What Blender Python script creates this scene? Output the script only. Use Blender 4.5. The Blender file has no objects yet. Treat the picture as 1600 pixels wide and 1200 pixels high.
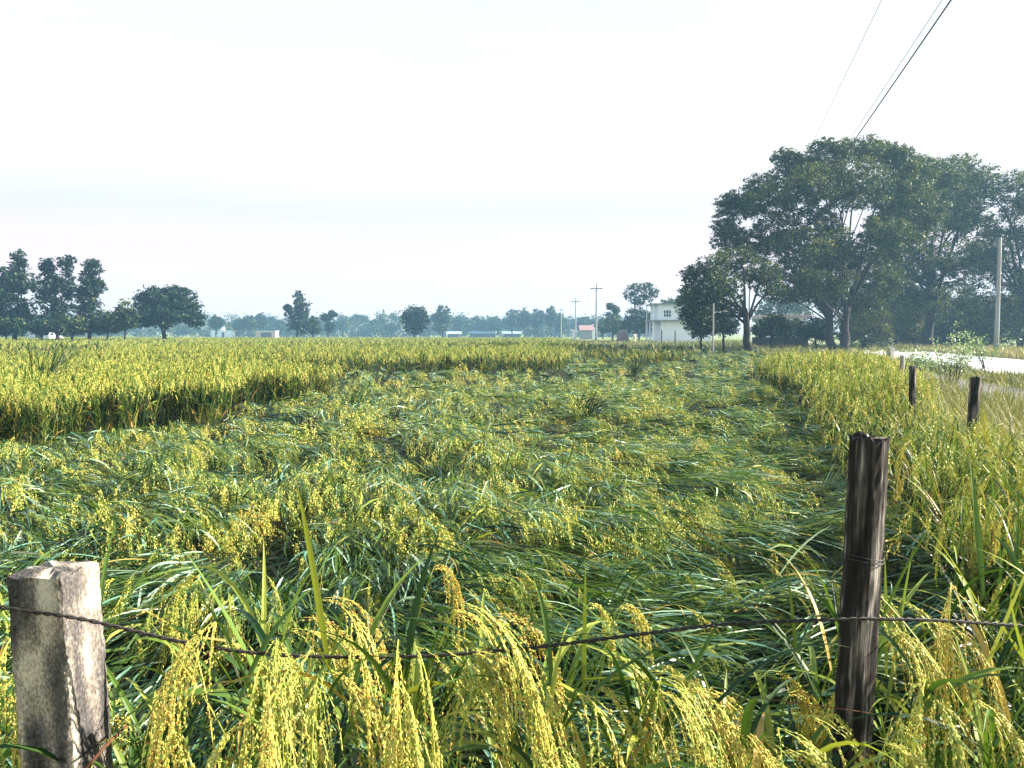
import bpy, math, random
import numpy as np
from mathutils import Vector, Matrix
R = math.radians
PI = math.pi
SC = bpy.context.scene
COL = SC.collection

# ------------------------------------------------------------------ camera
EYE = 1.55
F = 1256.0                       # focal length in photo pixels (photo 1600 x 1200)
HOR = 521.0                      # photo row of the horizon
PITCH = math.atan((600 - HOR) / F)
cam_d = bpy.data.cameras.new('camera')
cam_d.sensor_width = 36.0
cam_d.lens = 36.0 * F / 1600
cam_d.clip_start = 0.05
cam_d.clip_end = 6000
cam = bpy.data.objects.new('camera', cam_d)
cam.location = (0, 0, EYE)
cam.rotation_euler = (PI / 2 - PITCH, 0, 0)
COL.objects.link(cam)
SC.camera = cam

# ------------------------------------------------------------------ world, sun, exposure
SUN_AZ, SUN_EL = 82.0, 28.0      # degrees clockwise from the view axis, and above the horizon
W = bpy.data.worlds.new('World')
SC.world = W
W.use_nodes = True
nt = W.node_tree
nt.nodes.clear()
N = nt.nodes.new
wo = N('ShaderNodeOutputWorld'); bg = N('ShaderNodeBackground')
sky = N('ShaderNodeTexSky'); sky.sky_type = 'NISHITA'; sky.sun_disc = False
sky.sun_elevation = R(SUN_EL); sky.sun_rotation = R(SUN_AZ)
sky.dust_density = 3.0
tc = N('ShaderNodeTexCoord'); sep = N('ShaderNodeSeparateXYZ')
nt.links.new(tc.outputs['Generated'], sep.inputs[0])
# thin bright cloud veil: pinkish low down, cool white higher up, with faint grey-blue streaks
ramp = N('ShaderNodeValToRGB')
cr = ramp.color_ramp
cr.elements[0].position = 0.0; cr.elements[0].color = (5.6, 5.6, 5.9, 1)
cr.elements[1].position = 1.0; cr.elements[1].color = (3.9, 5.4, 5.8, 1)
for p, c in ((0.05, (5.9, 5.1, 5.4, 1)), (0.10, (5.85, 4.95, 5.3, 1)), (0.145, (5.05, 5.05, 5.45, 1)), (0.21, (6.2, 6.1, 6.2, 1)), (0.36, (5.4, 5.95, 6.1, 1))):
    e = cr.elements.new(p); e.color = c
nt.links.new(sep.outputs['Z'], ramp.inputs[0])
mp = N('ShaderNodeMapping'); mp.inputs['Scale'].default_value = (2.2, 2.2, 16.0)
nz = N('ShaderNodeTexNoise'); nz.inputs['Scale'].default_value = 1.6; nz.inputs['Detail'].default_value = 5
nt.links.new(tc.outputs['Generated'], mp.inputs[0]); nt.links.new(mp.outputs[0], nz.inputs[0])
cl = N('ShaderNodeMapRange'); cl.inputs[1].default_value = 0.42; cl.inputs[2].default_value = 0.72
nt.links.new(nz.outputs[0], cl.inputs[0])
dark = N('ShaderNodeMix'); dark.data_type = 'RGBA'; dark.blend_type = 'MULTIPLY'
dark.inputs[7].default_value = (0.95, 0.965, 0.985, 1)
nt.links.new(cl.outputs[0], dark.inputs[0]); nt.links.new(ramp.outputs[0], dark.inputs[6])
mx = N('ShaderNodeMix'); mx.data_type = 'RGBA'; mx.inputs[0].default_value = 0.88
nt.links.new(sky.outputs[0], mx.inputs[6]); nt.links.new(dark.outputs[2], mx.inputs[7])
bg.inputs[1].default_value = 0.052
nt.links.new(mx.outputs[2], bg.inputs[0]); nt.links.new(bg.outputs[0], wo.inputs[0])

sl = bpy.data.lights.new('sun', 'SUN'); sl.energy = 5.0; sl.angle = R(0.5); sl.color = (1.0, 0.91, 0.74)
so = bpy.data.objects.new('sun', sl)
S = Vector((math.sin(R(SUN_AZ)) * math.cos(R(SUN_EL)), math.cos(R(SUN_AZ)) * math.cos(R(SUN_EL)), math.sin(R(SUN_EL))))
so.rotation_euler = S.to_track_quat('Z', 'Y').to_euler()
so.location = (60, 10, 40)
COL.objects.link(so)
SC.view_settings.view_transform = 'Standard'
SC.view_settings.look = 'None'
SC.view_settings.exposure = 1.95
SC.view_settings.gamma = 1.0
SC.render.engine = 'CYCLES'
SC.cycles.max_bounces = 6
SC.cycles.diffuse_bounces = 2
SC.cycles.glossy_bounces = 2
SC.cycles.transparent_max_bounces = 4
SC.cycles.volume_bounces = 1
SC.cycles.sample_clamp_indirect = 4.0

# ------------------------------------------------------------------ helpers
def P(px, py, d):
    """point that stands d metres ahead, seen at photo pixel px, py"""
    x, y = (px - 800) / F, (600 - py) / F
    c, s = math.cos(PITCH), math.sin(PITCH)
    fy, fz = c + y * s, -s + y * c
    k = d / fy
    return Vector((x * k, d, EYE + fz * k))

def px2m(n, d):
    return n * d / F

class Geo:
    """collects vertices, faces, a per-vertex tone and per-face material slots; builds ONE mesh"""
    def __init__(s):
        s.v = []; s.t = []; s.q = []; s.qm = []; s.tr = []; s.tm = []; s.n = 0
    def add(s, v, quads=None, tris=None, tone=0.5, mat=0):
        v = np.asarray(v, dtype=np.float32).reshape(-1, 3)
        s.v.append(v)
        s.t.append(np.broadcast_to(np.asarray(tone, dtype=np.float32), (len(v),)).copy())
        if quads is not None and len(quads):
            q = np.asarray(quads, dtype=np.int64).reshape(-1, 4)
            s.q.append(q + s.n); s.qm.append(np.full(len(q), mat, dtype=np.int32))
        if tris is not None and len(tris):
            t = np.asarray(tris, dtype=np.int64).reshape(-1, 3)
            s.tr.append(t + s.n); s.tm.append(np.full(len(t), mat, dtype=np.int32))
        s.n += len(v)
    def mesh(s, name, mats, smooth=False):
        v = np.concatenate(s.v); t = np.concatenate(s.t)
        q = np.concatenate(s.q) if s.q else np.zeros((0, 4), np.int64)
        tr = np.concatenate(s.tr) if s.tr else np.zeros((0, 3), np.int64)
        me = bpy.data.meshes.new(name)
        me.vertices.add(len(v)); me.vertices.foreach_set('co', v.ravel())
        loops = np.concatenate([q.ravel(), tr.ravel()]).astype(np.int32)
        me.loops.add(len(loops)); me.loops.foreach_set('vertex_index', loops)
        nq, ntr = len(q), len(tr)
        me.polygons.add(nq + ntr)
        st = np.concatenate([np.arange(nq) * 4, nq * 4 + np.arange(ntr) * 3]).astype(np.int32)
        me.polygons.foreach_set('loop_start', st)
        mi = np.concatenate((s.qm or [np.zeros(0, np.int32)]) + (s.tm or [np.zeros(0, np.int32)])).astype(np.int32)
        me.polygons.foreach_set('material_index', mi)
        me.polygons.foreach_set('use_smooth', np.full(nq + ntr, smooth, dtype=bool))
        for m in (mats if isinstance(mats, (list, tuple)) else [mats]):
            me.materials.append(m)
        a = me.attributes.new('tone', 'FLOAT', 'POINT')
        a.data.foreach_set('value', t)
        me.update(calc_edges=True)
        return me
    def build(s, name, mats, parent=None, smooth=False, loc=(0, 0, 0)):
        o = bpy.data.objects.new(name, s.mesh(name, mats, smooth))
        COL.objects.link(o)
        o.location = loc
        if parent is not None: o.parent = parent
        return o

def tag(o, label=None, cat=None, group=None, kind=None):
    if label: o['label'] = label
    if cat: o['category'] = cat
    if group: o['group'] = group
    if kind: o['kind'] = kind
    return o

def thing(name, label, cat, loc=(0, 0, 0), rz=0.0, group=None):
    o = bpy.data.objects.new(name, None)
    o.empty_display_size = 0.2
    o.location = loc; o.rotation_euler = (0, 0, rz)
    COL.objects.link(o)
    return tag(o, label, cat, group)

def box(g, x0, x1, y0, y1, z0, z1, tone=0.5, mat=0):
    v = [(x, y, z) for z in (z0, z1) for y in (y0, y1) for x in (x0, x1)]
    q = [(0, 2, 3, 1), (4, 5, 7, 6), (0, 1, 5, 4), (2, 6, 7, 3), (0, 4, 6, 2), (1, 3, 7, 5)]
    g.add(v, q, tone=tone, mat=mat)

def frame_of(T):
    T = T / np.linalg.norm(T)
    a = np.array([0, 0, 1.0]) if abs(T[2]) < 0.9 else np.array([1.0, 0, 0])
    u = np.cross(T, a); u /= np.linalg.norm(u)
    return u, np.cross(T, u)

def tube(g, pts, rad, n=7, tone=0.5, mat=0, cap=True, wob=0.0, rng=None):
    pts = np.asarray(pts, dtype=float); k = len(pts)
    rad = np.broadcast_to(np.asarray(rad, dtype=float), (k,))
    ang = np.linspace(0, 2 * PI, n, endpoint=False)
    vs = []
    u0 = None
    for i in range(k):
        T = pts[min(i + 1, k - 1)] - pts[max(i - 1, 0)]
        T = T / (np.linalg.norm(T) + 1e-9)
        if u0 is None: u, w = frame_of(T)
        else:
            u = u0 - T * np.dot(u0, T); u /= (np.linalg.norm(u) + 1e-9); w = np.cross(T, u)
        u0 = u
        r = rad[i] * (1 + (rng.normal(0, wob, n) if wob else 0))
        vs.append(pts[i] + np.outer(np.cos(ang) * r, u) + np.outer(np.sin(ang) * r, w))
    q = []
    for i in range(k - 1):
        for j in range(n):
            q.append((i * n + j, i * n + (j + 1) % n, (i + 1) * n + (j + 1) % n, (i + 1) * n + j))
    v = np.concatenate(vs); tr = []
    if cap:
        v = np.concatenate([v, pts[:1], pts[-1:]])
        a, b = len(v) - 2, len(v) - 1
        for j in range(n):
            tr.append((a, (j + 1) % n, j)); tr.append((b, (k - 1) * n + j, (k - 1) * n + (j + 1) % n))
    g.add(v, q, tr, tone=tone, mat=mat)

# value noise on the plane, vectorised
_tab = np.random.RandomState(7).rand(256, 256)
def vnoise(x, y, s=1.0, o=0):
    x = np.asarray(x) / s + 37.3 + o * 17.1; y = np.asarray(y) / s + 91.7 + o * 29.3
    xi = np.floor(x).astype(int); yi = np.floor(y).astype(int)
    fx = x - xi; fy = y - yi
    fx = fx * fx * (3 - 2 * fx); fy = fy * fy * (3 - 2 * fy)
    t = lambda a, b: _tab[a & 255, b & 255]
    return (t(xi, yi) * (1 - fx) + t(xi + 1, yi) * fx) * (1 - fy) + (t(xi, yi + 1) * (1 - fx) + t(xi + 1, yi + 1) * fx) * fy

# ------------------------------------------------------------------ materials
def mat_ramp(name, stops, rough=0.6, spec=0.4, transl=0.0, noise=None, bump=0.0, metallic=0.0, tr_tint=(1.1, 1.15, 0.6)):
    """principled material; base colour from the per-vertex natural 'tone' through a colour ramp, optional noise mottling"""
    m = bpy.data.materials.new(name); m.use_nodes = True
    nt = m.node_tree; nd = nt.nodes; b = nd['Principled BSDF']; out = nd['Material Output']
    at = nd.new('ShaderNodeAttribute'); at.attribute_name = 'tone'
    rp = nd.new('ShaderNodeValToRGB')
    el = rp.color_ramp.elements
    while len(el) < len(stops): el.new(0.5)
    for e, (p, c) in zip(el, stops):
        e.position = p; e.color = (*c, 1)
    src = at.outputs['Fac']
    if noise:
        tcn = nd.new('ShaderNodeTexCoord'); mpn = nd.new('ShaderNodeMapping')
        mpn.inputs['Scale'].default_value = noise[1]
        nn = nd.new('ShaderNodeTexNoise'); nn.inputs['Scale'].default_value = noise[0]; nn.inputs['Detail'].default_value = 8
        nn.inputs['Roughness'].default_value = 0.65
        nt.links.new(tcn.outputs['Object'], mpn.inputs[0]); nt.links.new(mpn.outputs[0], nn.inputs['Vector'])
        ma = nd.new('ShaderNodeMath'); ma.operation = 'MULTIPLY_ADD'
        ma.inputs[1].default_value = noise[2]; 
        sb = nd.new('ShaderNodeMath'); sb.operation = 'SUBTRACT'; sb.inputs[1].default_value = 0.5
        nt.links.new(nn.outputs[0], sb.inputs[0])
        nt.links.new(sb.outputs[0], ma.inputs[0]); nt.links.new(at.outputs['Fac'], ma.inputs[2])
        src = ma.outputs[0]
        if bump:
            bp = nd.new('ShaderNodeBump'); bp.inputs['Strength'].default_value = bump; bp.inputs['Distance'].default_value = noise[3] if len(noise) > 3 else 0.01
            nt.links.new(nn.outputs[0], bp.inputs['Height']); nt.links.new(bp.outputs[0], b.inputs['Normal'])
    nt.links.new(src, rp.inputs[0])
    nt.links.new(rp.outputs[0], b.inputs['Base Color'])
    b.inputs['Roughness'].default_value = rough
    b.inputs['Specular IOR Level'].default_value = spec
    b.inputs['Metallic'].default_value = metallic
    if transl:
        tl = nd.new('ShaderNodeBsdfTranslucent'); ms = nd.new('ShaderNodeMixShader'); ms.inputs[0].default_value = transl
        tint = nd.new('ShaderNodeMix'); tint.data_type = 'RGBA'; tint.blend_type = 'MULTIPLY'; tint.inputs[0].default_value = 1.0
        tint.inputs[7].default_value = (*tr_tint, 1)
        nt.links.new(rp.outputs[0], tint.inputs[6]); nt.links.new(tint.outputs[2], tl.inputs[0])
        nt.links.new(b.outputs[0], ms.inputs[1]); nt.links.new(tl.outputs[0], ms.inputs[2]); nt.links.new(ms.outputs[0], out.inputs[0])
    return m

M = {}
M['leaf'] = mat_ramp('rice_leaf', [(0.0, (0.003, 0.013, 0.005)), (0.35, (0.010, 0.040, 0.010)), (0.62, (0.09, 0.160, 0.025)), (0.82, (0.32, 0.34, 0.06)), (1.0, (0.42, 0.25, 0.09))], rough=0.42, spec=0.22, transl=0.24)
M['leaf_pale'] = mat_ramp('rice_leaf_underside', [(0.0, (0.05, 0.13, 0.09)), (0.4, (0.12, 0.25, 0.18)), (0.7, (0.38, 0.52, 0.37)), (1.0, (0.56, 0.64, 0.48))], rough=0.42, spec=0.5, transl=0.15)
M['grain'] = mat_ramp('rice_grain', [(0.0, (0.12, 0.19, 0.034)), (0.4, (0.37, 0.42, 0.078)), (0.72, (0.66, 0.56, 0.12)), (1.0, (0.42, 0.23, 0.055))], rough=0.55, spec=0.35, transl=0.12)
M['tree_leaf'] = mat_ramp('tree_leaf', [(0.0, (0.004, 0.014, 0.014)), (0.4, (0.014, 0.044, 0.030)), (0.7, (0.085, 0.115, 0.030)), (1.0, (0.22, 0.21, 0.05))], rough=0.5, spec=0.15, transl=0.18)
M['bark'] = mat_ramp('tree_bark', [(0.0, (0.010, 0.009, 0.010)), (1.0, (0.055, 0.046, 0.042))], rough=0.9, spec=0.2, noise=(3.0, (4, 4, 1), 1.0, 0.03), bump=0.6)
M['soil'] = mat_ramp('field_soil', [(0.0, (0.010, 0.012, 0.006)), (1.0, (0.045, 0.045, 0.02))], rough=0.95, spec=0.1, noise=(1.5, (1, 1, 1), 1.2))  # very dark base colour stands in for shade between the rice plants
M['ground'] = mat_ramp('meadow_ground', [(0.0, (0.10, 0.13, 0.04)), (0.5, (0.17, 0.19, 0.06)), (1.0, (0.30, 0.28, 0.12))], rough=0.95, spec=0.1, noise=(0.25, (1, 1, 1), 1.3))
M['dirt'] = mat_ramp('dirt_track', [(0.0, (0.07, 0.065, 0.067)), (1.0, (0.24, 0.225, 0.225))], rough=0.95, spec=0.15, noise=(1.3, (1, 1, 1), 1.4, 0.05), bump=0.5)
M['road'] = mat_ramp('road_surface', [(0.0, (0.36, 0.37, 0.40)), (1.0, (0.56, 0.57, 0.60))], rough=0.8, spec=0.3, noise=(0.8, (1, 1, 1), 1.0, 0.01), bump=0.2)
M['concrete'] = mat_ramp('weathered_concrete', [(0.0, (0.016, 0.015, 0.017)), (0.38, (0.085, 0.078, 0.080)), (0.6, (0.19, 0.162, 0.145)), (1.0, (0.52, 0.455, 0.40))], rough=0.9, spec=0.25, noise=(200.0, (1, 1, 0.6), 1.45, 0.003), bump=1.0)
M['wood'] = mat_ramp('weathered_wood', [(0.0, (0.004, 0.004, 0.005)), (0.40, (0.018, 0.015, 0.016)), (0.62, (0.060, 0.052, 0.053)), (1.0, (0.30, 0.27, 0.26))], rough=0.9, spec=0.2, noise=(20.0, (7, 7, 0.3), 1.9, 0.004), bump=0.9)
M['wire'] = mat_ramp('dark_wire', [(0.0, (0.004, 0.004, 0.005)), (1.0, (0.035, 0.028, 0.028))], rough=0.6, spec=0.3, metallic=0.0, noise=(60, (1, 1, 1), 0.8))
M['rust'] = mat_ramp('rusty_wire', [(0.0, (0.05, 0.018, 0.01)), (1.0, (0.16, 0.06, 0.03))], rough=0.8, spec=0.3, noise=(60, (1, 1, 1), 0.8))
M['cable'] = mat_ramp('cable_black', [(0.0, (0.01, 0.01, 0.015)), (1.0, (0.03, 0.03, 0.04))], rough=0.6)
M['pole'] = mat_ramp('pole_concrete', [(0.0, (0.15, 0.15, 0.155)), (1.0, (0.36, 0.36, 0.37))], rough=0.85, spec=0.3, noise=(2.0, (3, 3, 1), 1.0))
M['iron'] = mat_ramp('pole_iron', [(0.0, (0.05, 0.05, 0.055)), (1.0, (0.16, 0.15, 0.15))], rough=0.6, noise=(5.0, (1, 1, 1), 0.6))
M['white'] = mat_ramp('whitewash', [(0.0, (0.42, 0.45, 0.50)), (0.5, (0.76, 0.82, 0.92)), (1.0, (0.85, 0.89, 0.95))], rough=0.85, spec=0.3, noise=(0.7, (1, 1, 2.2), 1.1))
M['grey'] = mat_ramp('grey_plaster', [(0.0, (0.13, 0.13, 0.15)), (1.0, (0.34, 0.34, 0.36))], rough=0.9, noise=(0.8, (1, 1, 1), 1.0))
M['pink'] = mat_ramp('pinkish_plaster', [(0.0, (0.34, 0.24, 0.24)), (1.0, (0.60, 0.48, 0.46))], rough=0.9, noise=(0.8, (1, 1, 1), 1.0))
M['brown'] = mat_ramp('brown_masonry', [(0.0, (0.028, 0.020, 0.022)), (1.0, (0.13, 0.095, 0.09))], rough=0.9, noise=(2.0, (1, 1, 3), 1.2))
M['red'] = mat_ramp('red_roof', [(0.0, (0.22, 0.13, 0.13)), (1.0, (0.34, 0.21, 0.20))], rough=0.8, noise=(1.0, (1, 1, 1), 1.0))
M['blue'] = mat_ramp('blue_sheet_roof', [(0.0, (0.26, 0.42, 0.56)), (1.0, (0.50, 0.66, 0.78))], rough=0.6, noise=(0.3, (1, 1, 1), 1.0))
M['glass'] = mat_ramp('window_glass', [(0.0, (0.012, 0.016, 0.022)), (1.0, (0.04, 0.05, 0.06))], rough=0.15, spec=0.6)
M['verge'] = mat_ramp('verge_blades', [(0.0, (0.04, 0.07, 0.02)), (0.4, (0.16, 0.17, 0.045)), (0.7, (0.34, 0.29, 0.12)), (1.0, (0.42, 0.30, 0.17))], rough=0.6, spec=0.3, transl=0.2)
M['pale_leaf'] = mat_ramp('pale_shrub_leaf', [(0.0, (0.07, 0.14, 0.05)), (0.6, (0.20, 0.30, 0.12)), (1.0, (0.46, 0.52, 0.36))], rough=0.45, spec=0.4, transl=0.2)
M['straw'] = mat_ramp('straw_heap', [(0.0, (0.10, 0.07, 0.07)), (1.0, (0.28, 0.20, 0.18))], rough=0.95, noise=(3, (1, 1, 1), 1.0))
M['skin'] = mat_ramp('skin', [(0.0, (0.20, 0.10, 0.06)), (1.0, (0.30, 0.16, 0.10))], rough=0.6)
M['shirt'] = mat_ramp('pale_cloth', [(0.0, (0.62, 0.58, 0.40)), (1.0, (0.80, 0.77, 0.62))], rough=0.9)
M['hair'] = mat_ramp('hair', [(0.0, (0.01, 0.01, 0.01)), (1.0, (0.03, 0.025, 0.02))], rough=0.7)

# ------------------------------------------------------------------ ground, track and road
def sheet(name, pts, z, m, lab=None, step=None, kind='structure'):
    g = Geo(); n = len(pts) // 2
    v = [(x, y, z) for x, y in pts]
    g.add(v, [(i, i + 1, 2 * n - 2 - i, 2 * n - 1 - i) for i in range(n - 1)], tone=0.5)
    return tag(g.build(name, m), lab, None, None, kind)

def strip(c0, c1, y0, y1, n=14):
    ys = np.linspace(y0, y1, n)
    return [(0.255 * y + c0 + 0.25 * math.sin(y * 0.31 + c0), y) for y in ys] + [(0.255 * y + c1 + 0.25 * math.sin(y * 0.27 + c1), y) for y in ys[::-1]]

g = Geo()
ring = [(-3000, -400), (3000, -400), (3000, 4000), (-3000, 4000)]
g.add([(x, y, -0.02) for x, y in ring], [(0, 1, 2, 3)], tone=0.55)
tag(g.build('ground', M['ground']), 'flat open farmland reaching to the horizon', None, None, 'structure')
sheet('field_ground', [(-110, 1.4), (1.9, 1.4), (4.4, 9.0), (11.4, 25.0), (19, 60), (22, 92), (10, 175), (-220, 175)], -0.008, M['soil'], 'soil under the rice crop, coloured dark so the gaps look shaded')
sheet('dirt_track', strip(5.9, 8.3, 8, 100), 0.008, M['dirt'], 'grey dirt track between the rice fence and the roadside grass')
sheet('road', [(0.255 * y + 10.4, y) for y in np.linspace(-10, 240, 20)] + [(0.255 * y + 16.9, y) for y in np.linspace(240, -10, 20)], 0.09, M['road'], 'pale paved road running past the trees')
g = Geo()
for c0, c1 in ((9.7, 10.402), (16.898, 17.6)):
    ys = np.linspace(-10, 240, 20)
    a = [(0.255 * y + (c0 if c0 < 12 else c1), y, 0.0) for y in ys]
    b = [(0.255 * y + (c1 if c0 < 12 else c0), y, 0.088) for y in ys]
    g.add(a + b, [(i, i + 1, 20 + i + 1, 20 + i) for i in range(19)], tone=0.4)
tag(g.build('road_shoulder', M['dirt']), 'sloping dirt shoulders along both edges of the pale road', None, None, 'structure')

# ------------------------------------------------------------------ rice: shapes
def spines(p0, az, el0, droop, L, k, pw=1.3, twist=None):
    n = len(az); t = np.linspace(0, 1, k)[None, :]
    el = el0[:, None] - droop[:, None] * t ** pw
    a = az[:, None] + (0 if twist is None else twist[:, None] * t)
    d = np.stack([np.sin(a) * np.cos(el), np.cos(a) * np.cos(el), np.sin(el)], -1)
    seg = 0.5 * (d[:, 1:] + d[:, :-1]) * (L[:, None, None] / (k - 1))
    return np.concatenate([p0[:, None, :], p0[:, None, :] + np.cumsum(seg, 1)], 1)

def ribbons(g, S_, w, az, tone, mat, roll=None, fold=0.0, prof=None):
    """flat or V-folded blades along spines S_ (n,k,3), half width w (n)"""
    n, k, _ = S_.shape
    if prof is None:
        t = np.linspace(0, 1, k); prof = np.clip(np.minimum(0.45 + 2.2 * t, 1.0) * (1 - t ** 3) + 0.03, 0.03, 1)
    side = np.stack([np.cos(az), -np.sin(az), np.zeros(n)], -1)
    if roll is not None:
        side = side * np.cos(roll)[:, None] + np.array([0, 0, 1.0]) * np.sin(roll)[:, None]
    off = side[:, None, :] * (w[:, None] * prof[None, :])[..., None]
    if fold:
        c = S_.copy(); up = (w[:, None] * prof[None, :]) * fold
        l = S_ - off; r = S_ + off
        l[..., 2] += up; r[..., 2] += up
        v = np.stack([l, c, r], 2)                  # n,k,3,3
        m = 3
    else:
        v = np.stack([S_ - off, S_ + off], 2); m = 2
    base = (np.arange(n) * k * m)[:, None, None]
    i = (np.arange(k - 1) * m)[None, :, None]
    j = np.arange(m - 1)[None, None, :]
    a = base + i + j
    q = np.stack([a, a + 1, a + 1 + m, a + m], -1).reshape(-1, 4)
    tn = np.repeat(np.broadcast_to(tone, (n,)), k * m)
    g.add(v.reshape(-1, 3), q, tone=tn, mat=mat)

def unit(v): return v / (np.linalg.norm(v, axis=-1, keepdims=True) + 1e-9)

def rhombi(g, c, ax, l, w, tone, mat, rng, cross=False):
    """diamond faces centred at c along ax"""
    n = len(c)
    r = unit(np.cross(ax, rng.normal(size=(n, 3))))
    sets = [r] + ([np.cross(ax, r)] if cross else [])
    for s in sets:
        v = np.stack([c - ax * l[:, None], c + s * w[:, None], c + ax * l[:, None], c - s * w[:, None]], 1)
        g.add(v.reshape(-1, 3), np.arange(4 * n).reshape(n, 4), tone=np.repeat(np.broadcast_to(tone, (n,)), 4), mat=mat)

_oct = [(0, 2, 3), (0, 3, 4), (0, 4, 5), (0, 5, 2), (1, 3, 2), (1, 4, 3), (1, 5, 4), (1, 2, 5)]
def octas(g, c, ax, l, w, tone, mat, rng):
    n = len(c); r = unit(np.cross(ax, rng.normal(size=(n, 3)))); s = np.cross(ax, r)
    v = np.stack([c - ax * l[:, None], c + ax * l[:, None] * 1.0, c + r * w[:, None], c + s * w[:, None], c - r * w[:, None], c - s * w[:, None]], 1)
    t = (np.arange(n) * 6)[:, None, None] + np.array(_oct)[None]
    g.add(v.reshape(-1, 3), None, t.reshape(-1, 3), tone=np.repeat(np.broadcast_to(tone, (n,)), 6), mat=mat)

def panicle(rng, lod, L=0.24, el0=1.0, droop=2.5, gm=0):
    """one drooping head of rice, base at the origin, bending over towards +y. returns Geo (grains slot gm, stalk slot gm too)"""
    g = Geo()
    k = 9
    one = lambda a: np.array([a])
    rs = spines(np.zeros((1, 3)), one(0.0), one(el0), one(droop), one(L), k, 0.42)[0]
    nb = {0: 19, 1: 11, 2: 8, 3: 6}[lod]
    ts = np.sort(rng.uniform(0.05, 0.92, nb))
    i0 = np.clip((ts * (k - 1)).astype(int), 0, k - 2); fr = ts * (k - 1) - i0
    b0 = rs[i0] * (1 - fr)[:, None] + rs[i0 + 1] * fr[:, None]
    el = el0 - droop * ts ** 0.42
    baz = rng.normal(0, 0.34, nb)
    bl = L * (0.66 - 0.26 * ts) * rng.uniform(0.8, 1.2, nb)
    kb = 6
    bs = spines(b0, baz, np.maximum(el + rng.uniform(-0.15, 0.25, nb), -1.5), np.clip(el + 1.52, 0.1, 3.0), bl, kb, 0.55)
    wst = np.full(1, 0.0011 if lod < 2 else 0.002)
    if lod < 2:
        ribbons(g, rs[None], wst, np.zeros(1), 0.35, gm, prof=np.ones(k))
        ribbons(g, bs, np.full(nb, 0.0008), baz, 0.35, gm, prof=np.ones(kb))
    per = {0: 22, 1: 12, 2: 9, 3: 5}[lod]
    sc = {0: 0.98, 1: 1.2, 2: 1.65, 3: 2.7}[lod]
    u = (np.arange(per) + 0.6) / per
    u = np.clip(u[None, :] + rng.uniform(-0.03, 0.03, (nb, per)), 0.06, 0.999)
    ii = np.clip((u * (kb - 1)).astype(int), 0, kb - 2); ff = (u * (kb - 1) - ii)[..., None]
    bi = np.arange(nb)[:, None]
    c = bs[bi, ii] * (1 - ff) + bs[bi, ii + 1] * ff
    T = unit(bs[bi, ii + 1] - bs[bi, ii])
    c = c.reshape(-1, 3); T = T.reshape(-1, 3); n = len(c)
    ax = unit(T + rng.normal(0, 0.40, (n, 3)))
    lat = unit(np.cross(T, rng.normal(size=(n, 3))))
    c = c + lat * (rng.uniform(0.3, 1.3, n) * 0.0032 * sc)[:, None]
    tone = np.clip(rng.normal(0.52, 0.24, n), 0, 1)
    l = np.full(n, 0.0050) * sc * rng.uniform(0.8, 1.2, n); w = np.full(n, 0.0019) * sc * rng.uniform(0.9, 1.2, n)
    if lod == 0: octas(g, c, ax, l, w, tone, gm, rng)
    else: rhombi(g, c, ax, l, w * 1.1, tone, gm, rng, cross=(lod == 1))
    return g

def flat(g):
    v = np.concatenate(g.v); t = np.concatenate(g.t)
    q = np.concatenate(g.q) if g.q else np.zeros((0, 4), int)
    tr = np.concatenate(g.tr) if g.tr else np.zeros((0, 3), int)
    return v, t, q, tr

def scatter(g, proto, pos, yaw, sc, dt, mat):
    """many turned and scaled copies of a prototype, written straight into the mesh of g"""
    v, t, q, tr = proto; m = len(pos); nv = len(v)
    if not m: return
    c, s = np.cos(yaw)[:, None], np.sin(yaw)[:, None]
    x, y, z = v[None, :, 0], v[None, :, 1], v[None, :, 2]
    o = np.stack([x * c + y * s, -x * s + y * c, z + 0 * c], -1) * sc[:, None, None] + pos[:, None, :]
    off = (np.arange(m) * nv)[:, None, None]
    tone = np.clip(t[None] + dt[:, None], 0, 1).reshape(-1)
    g.add(o.reshape(-1, 3), (q[None] + off).reshape(-1, 4) if len(q) else None, (tr[None] + off).reshape(-1, 3) if len(tr) else None, tone=tone, mat=mat)

rngp = np.random.RandomState(11)
PAN_STAND = {l: [flat(panicle(rngp, l, rngp.uniform(0.21, 0.27), rngp.uniform(0.8, 1.2), rngp.uniform(2.2, 2.7))) for _ in range(10)] for l in (1, 2, 3)}
PAN_LODGE = {l: [flat(panicle(rngp, l, rngp.uniform(0.18, 0.24), rngp.uniform(-0.2, 0.3), rngp.uniform(0.5, 1.5))) for _ in range(14)] for l in (1, 2, 3)}

# ------------------------------------------------------------------ rice: where it lies flat and where it still stands
def poly_in(x, y, poly):
    r = np.zeros(len(x), bool); n = len(poly)
    for i in range(n):
        x0, y0 = poly[i]; x1, y1 = poly[(i + 1) % n]
        c = (y0 > y) != (y1 > y)
        xx = (x1 - x0) * (y - y0) / ((y1 - y0) if y1 != y0 else 1e-9) + x0
        r ^= c & (x < xx)
    return r

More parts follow.
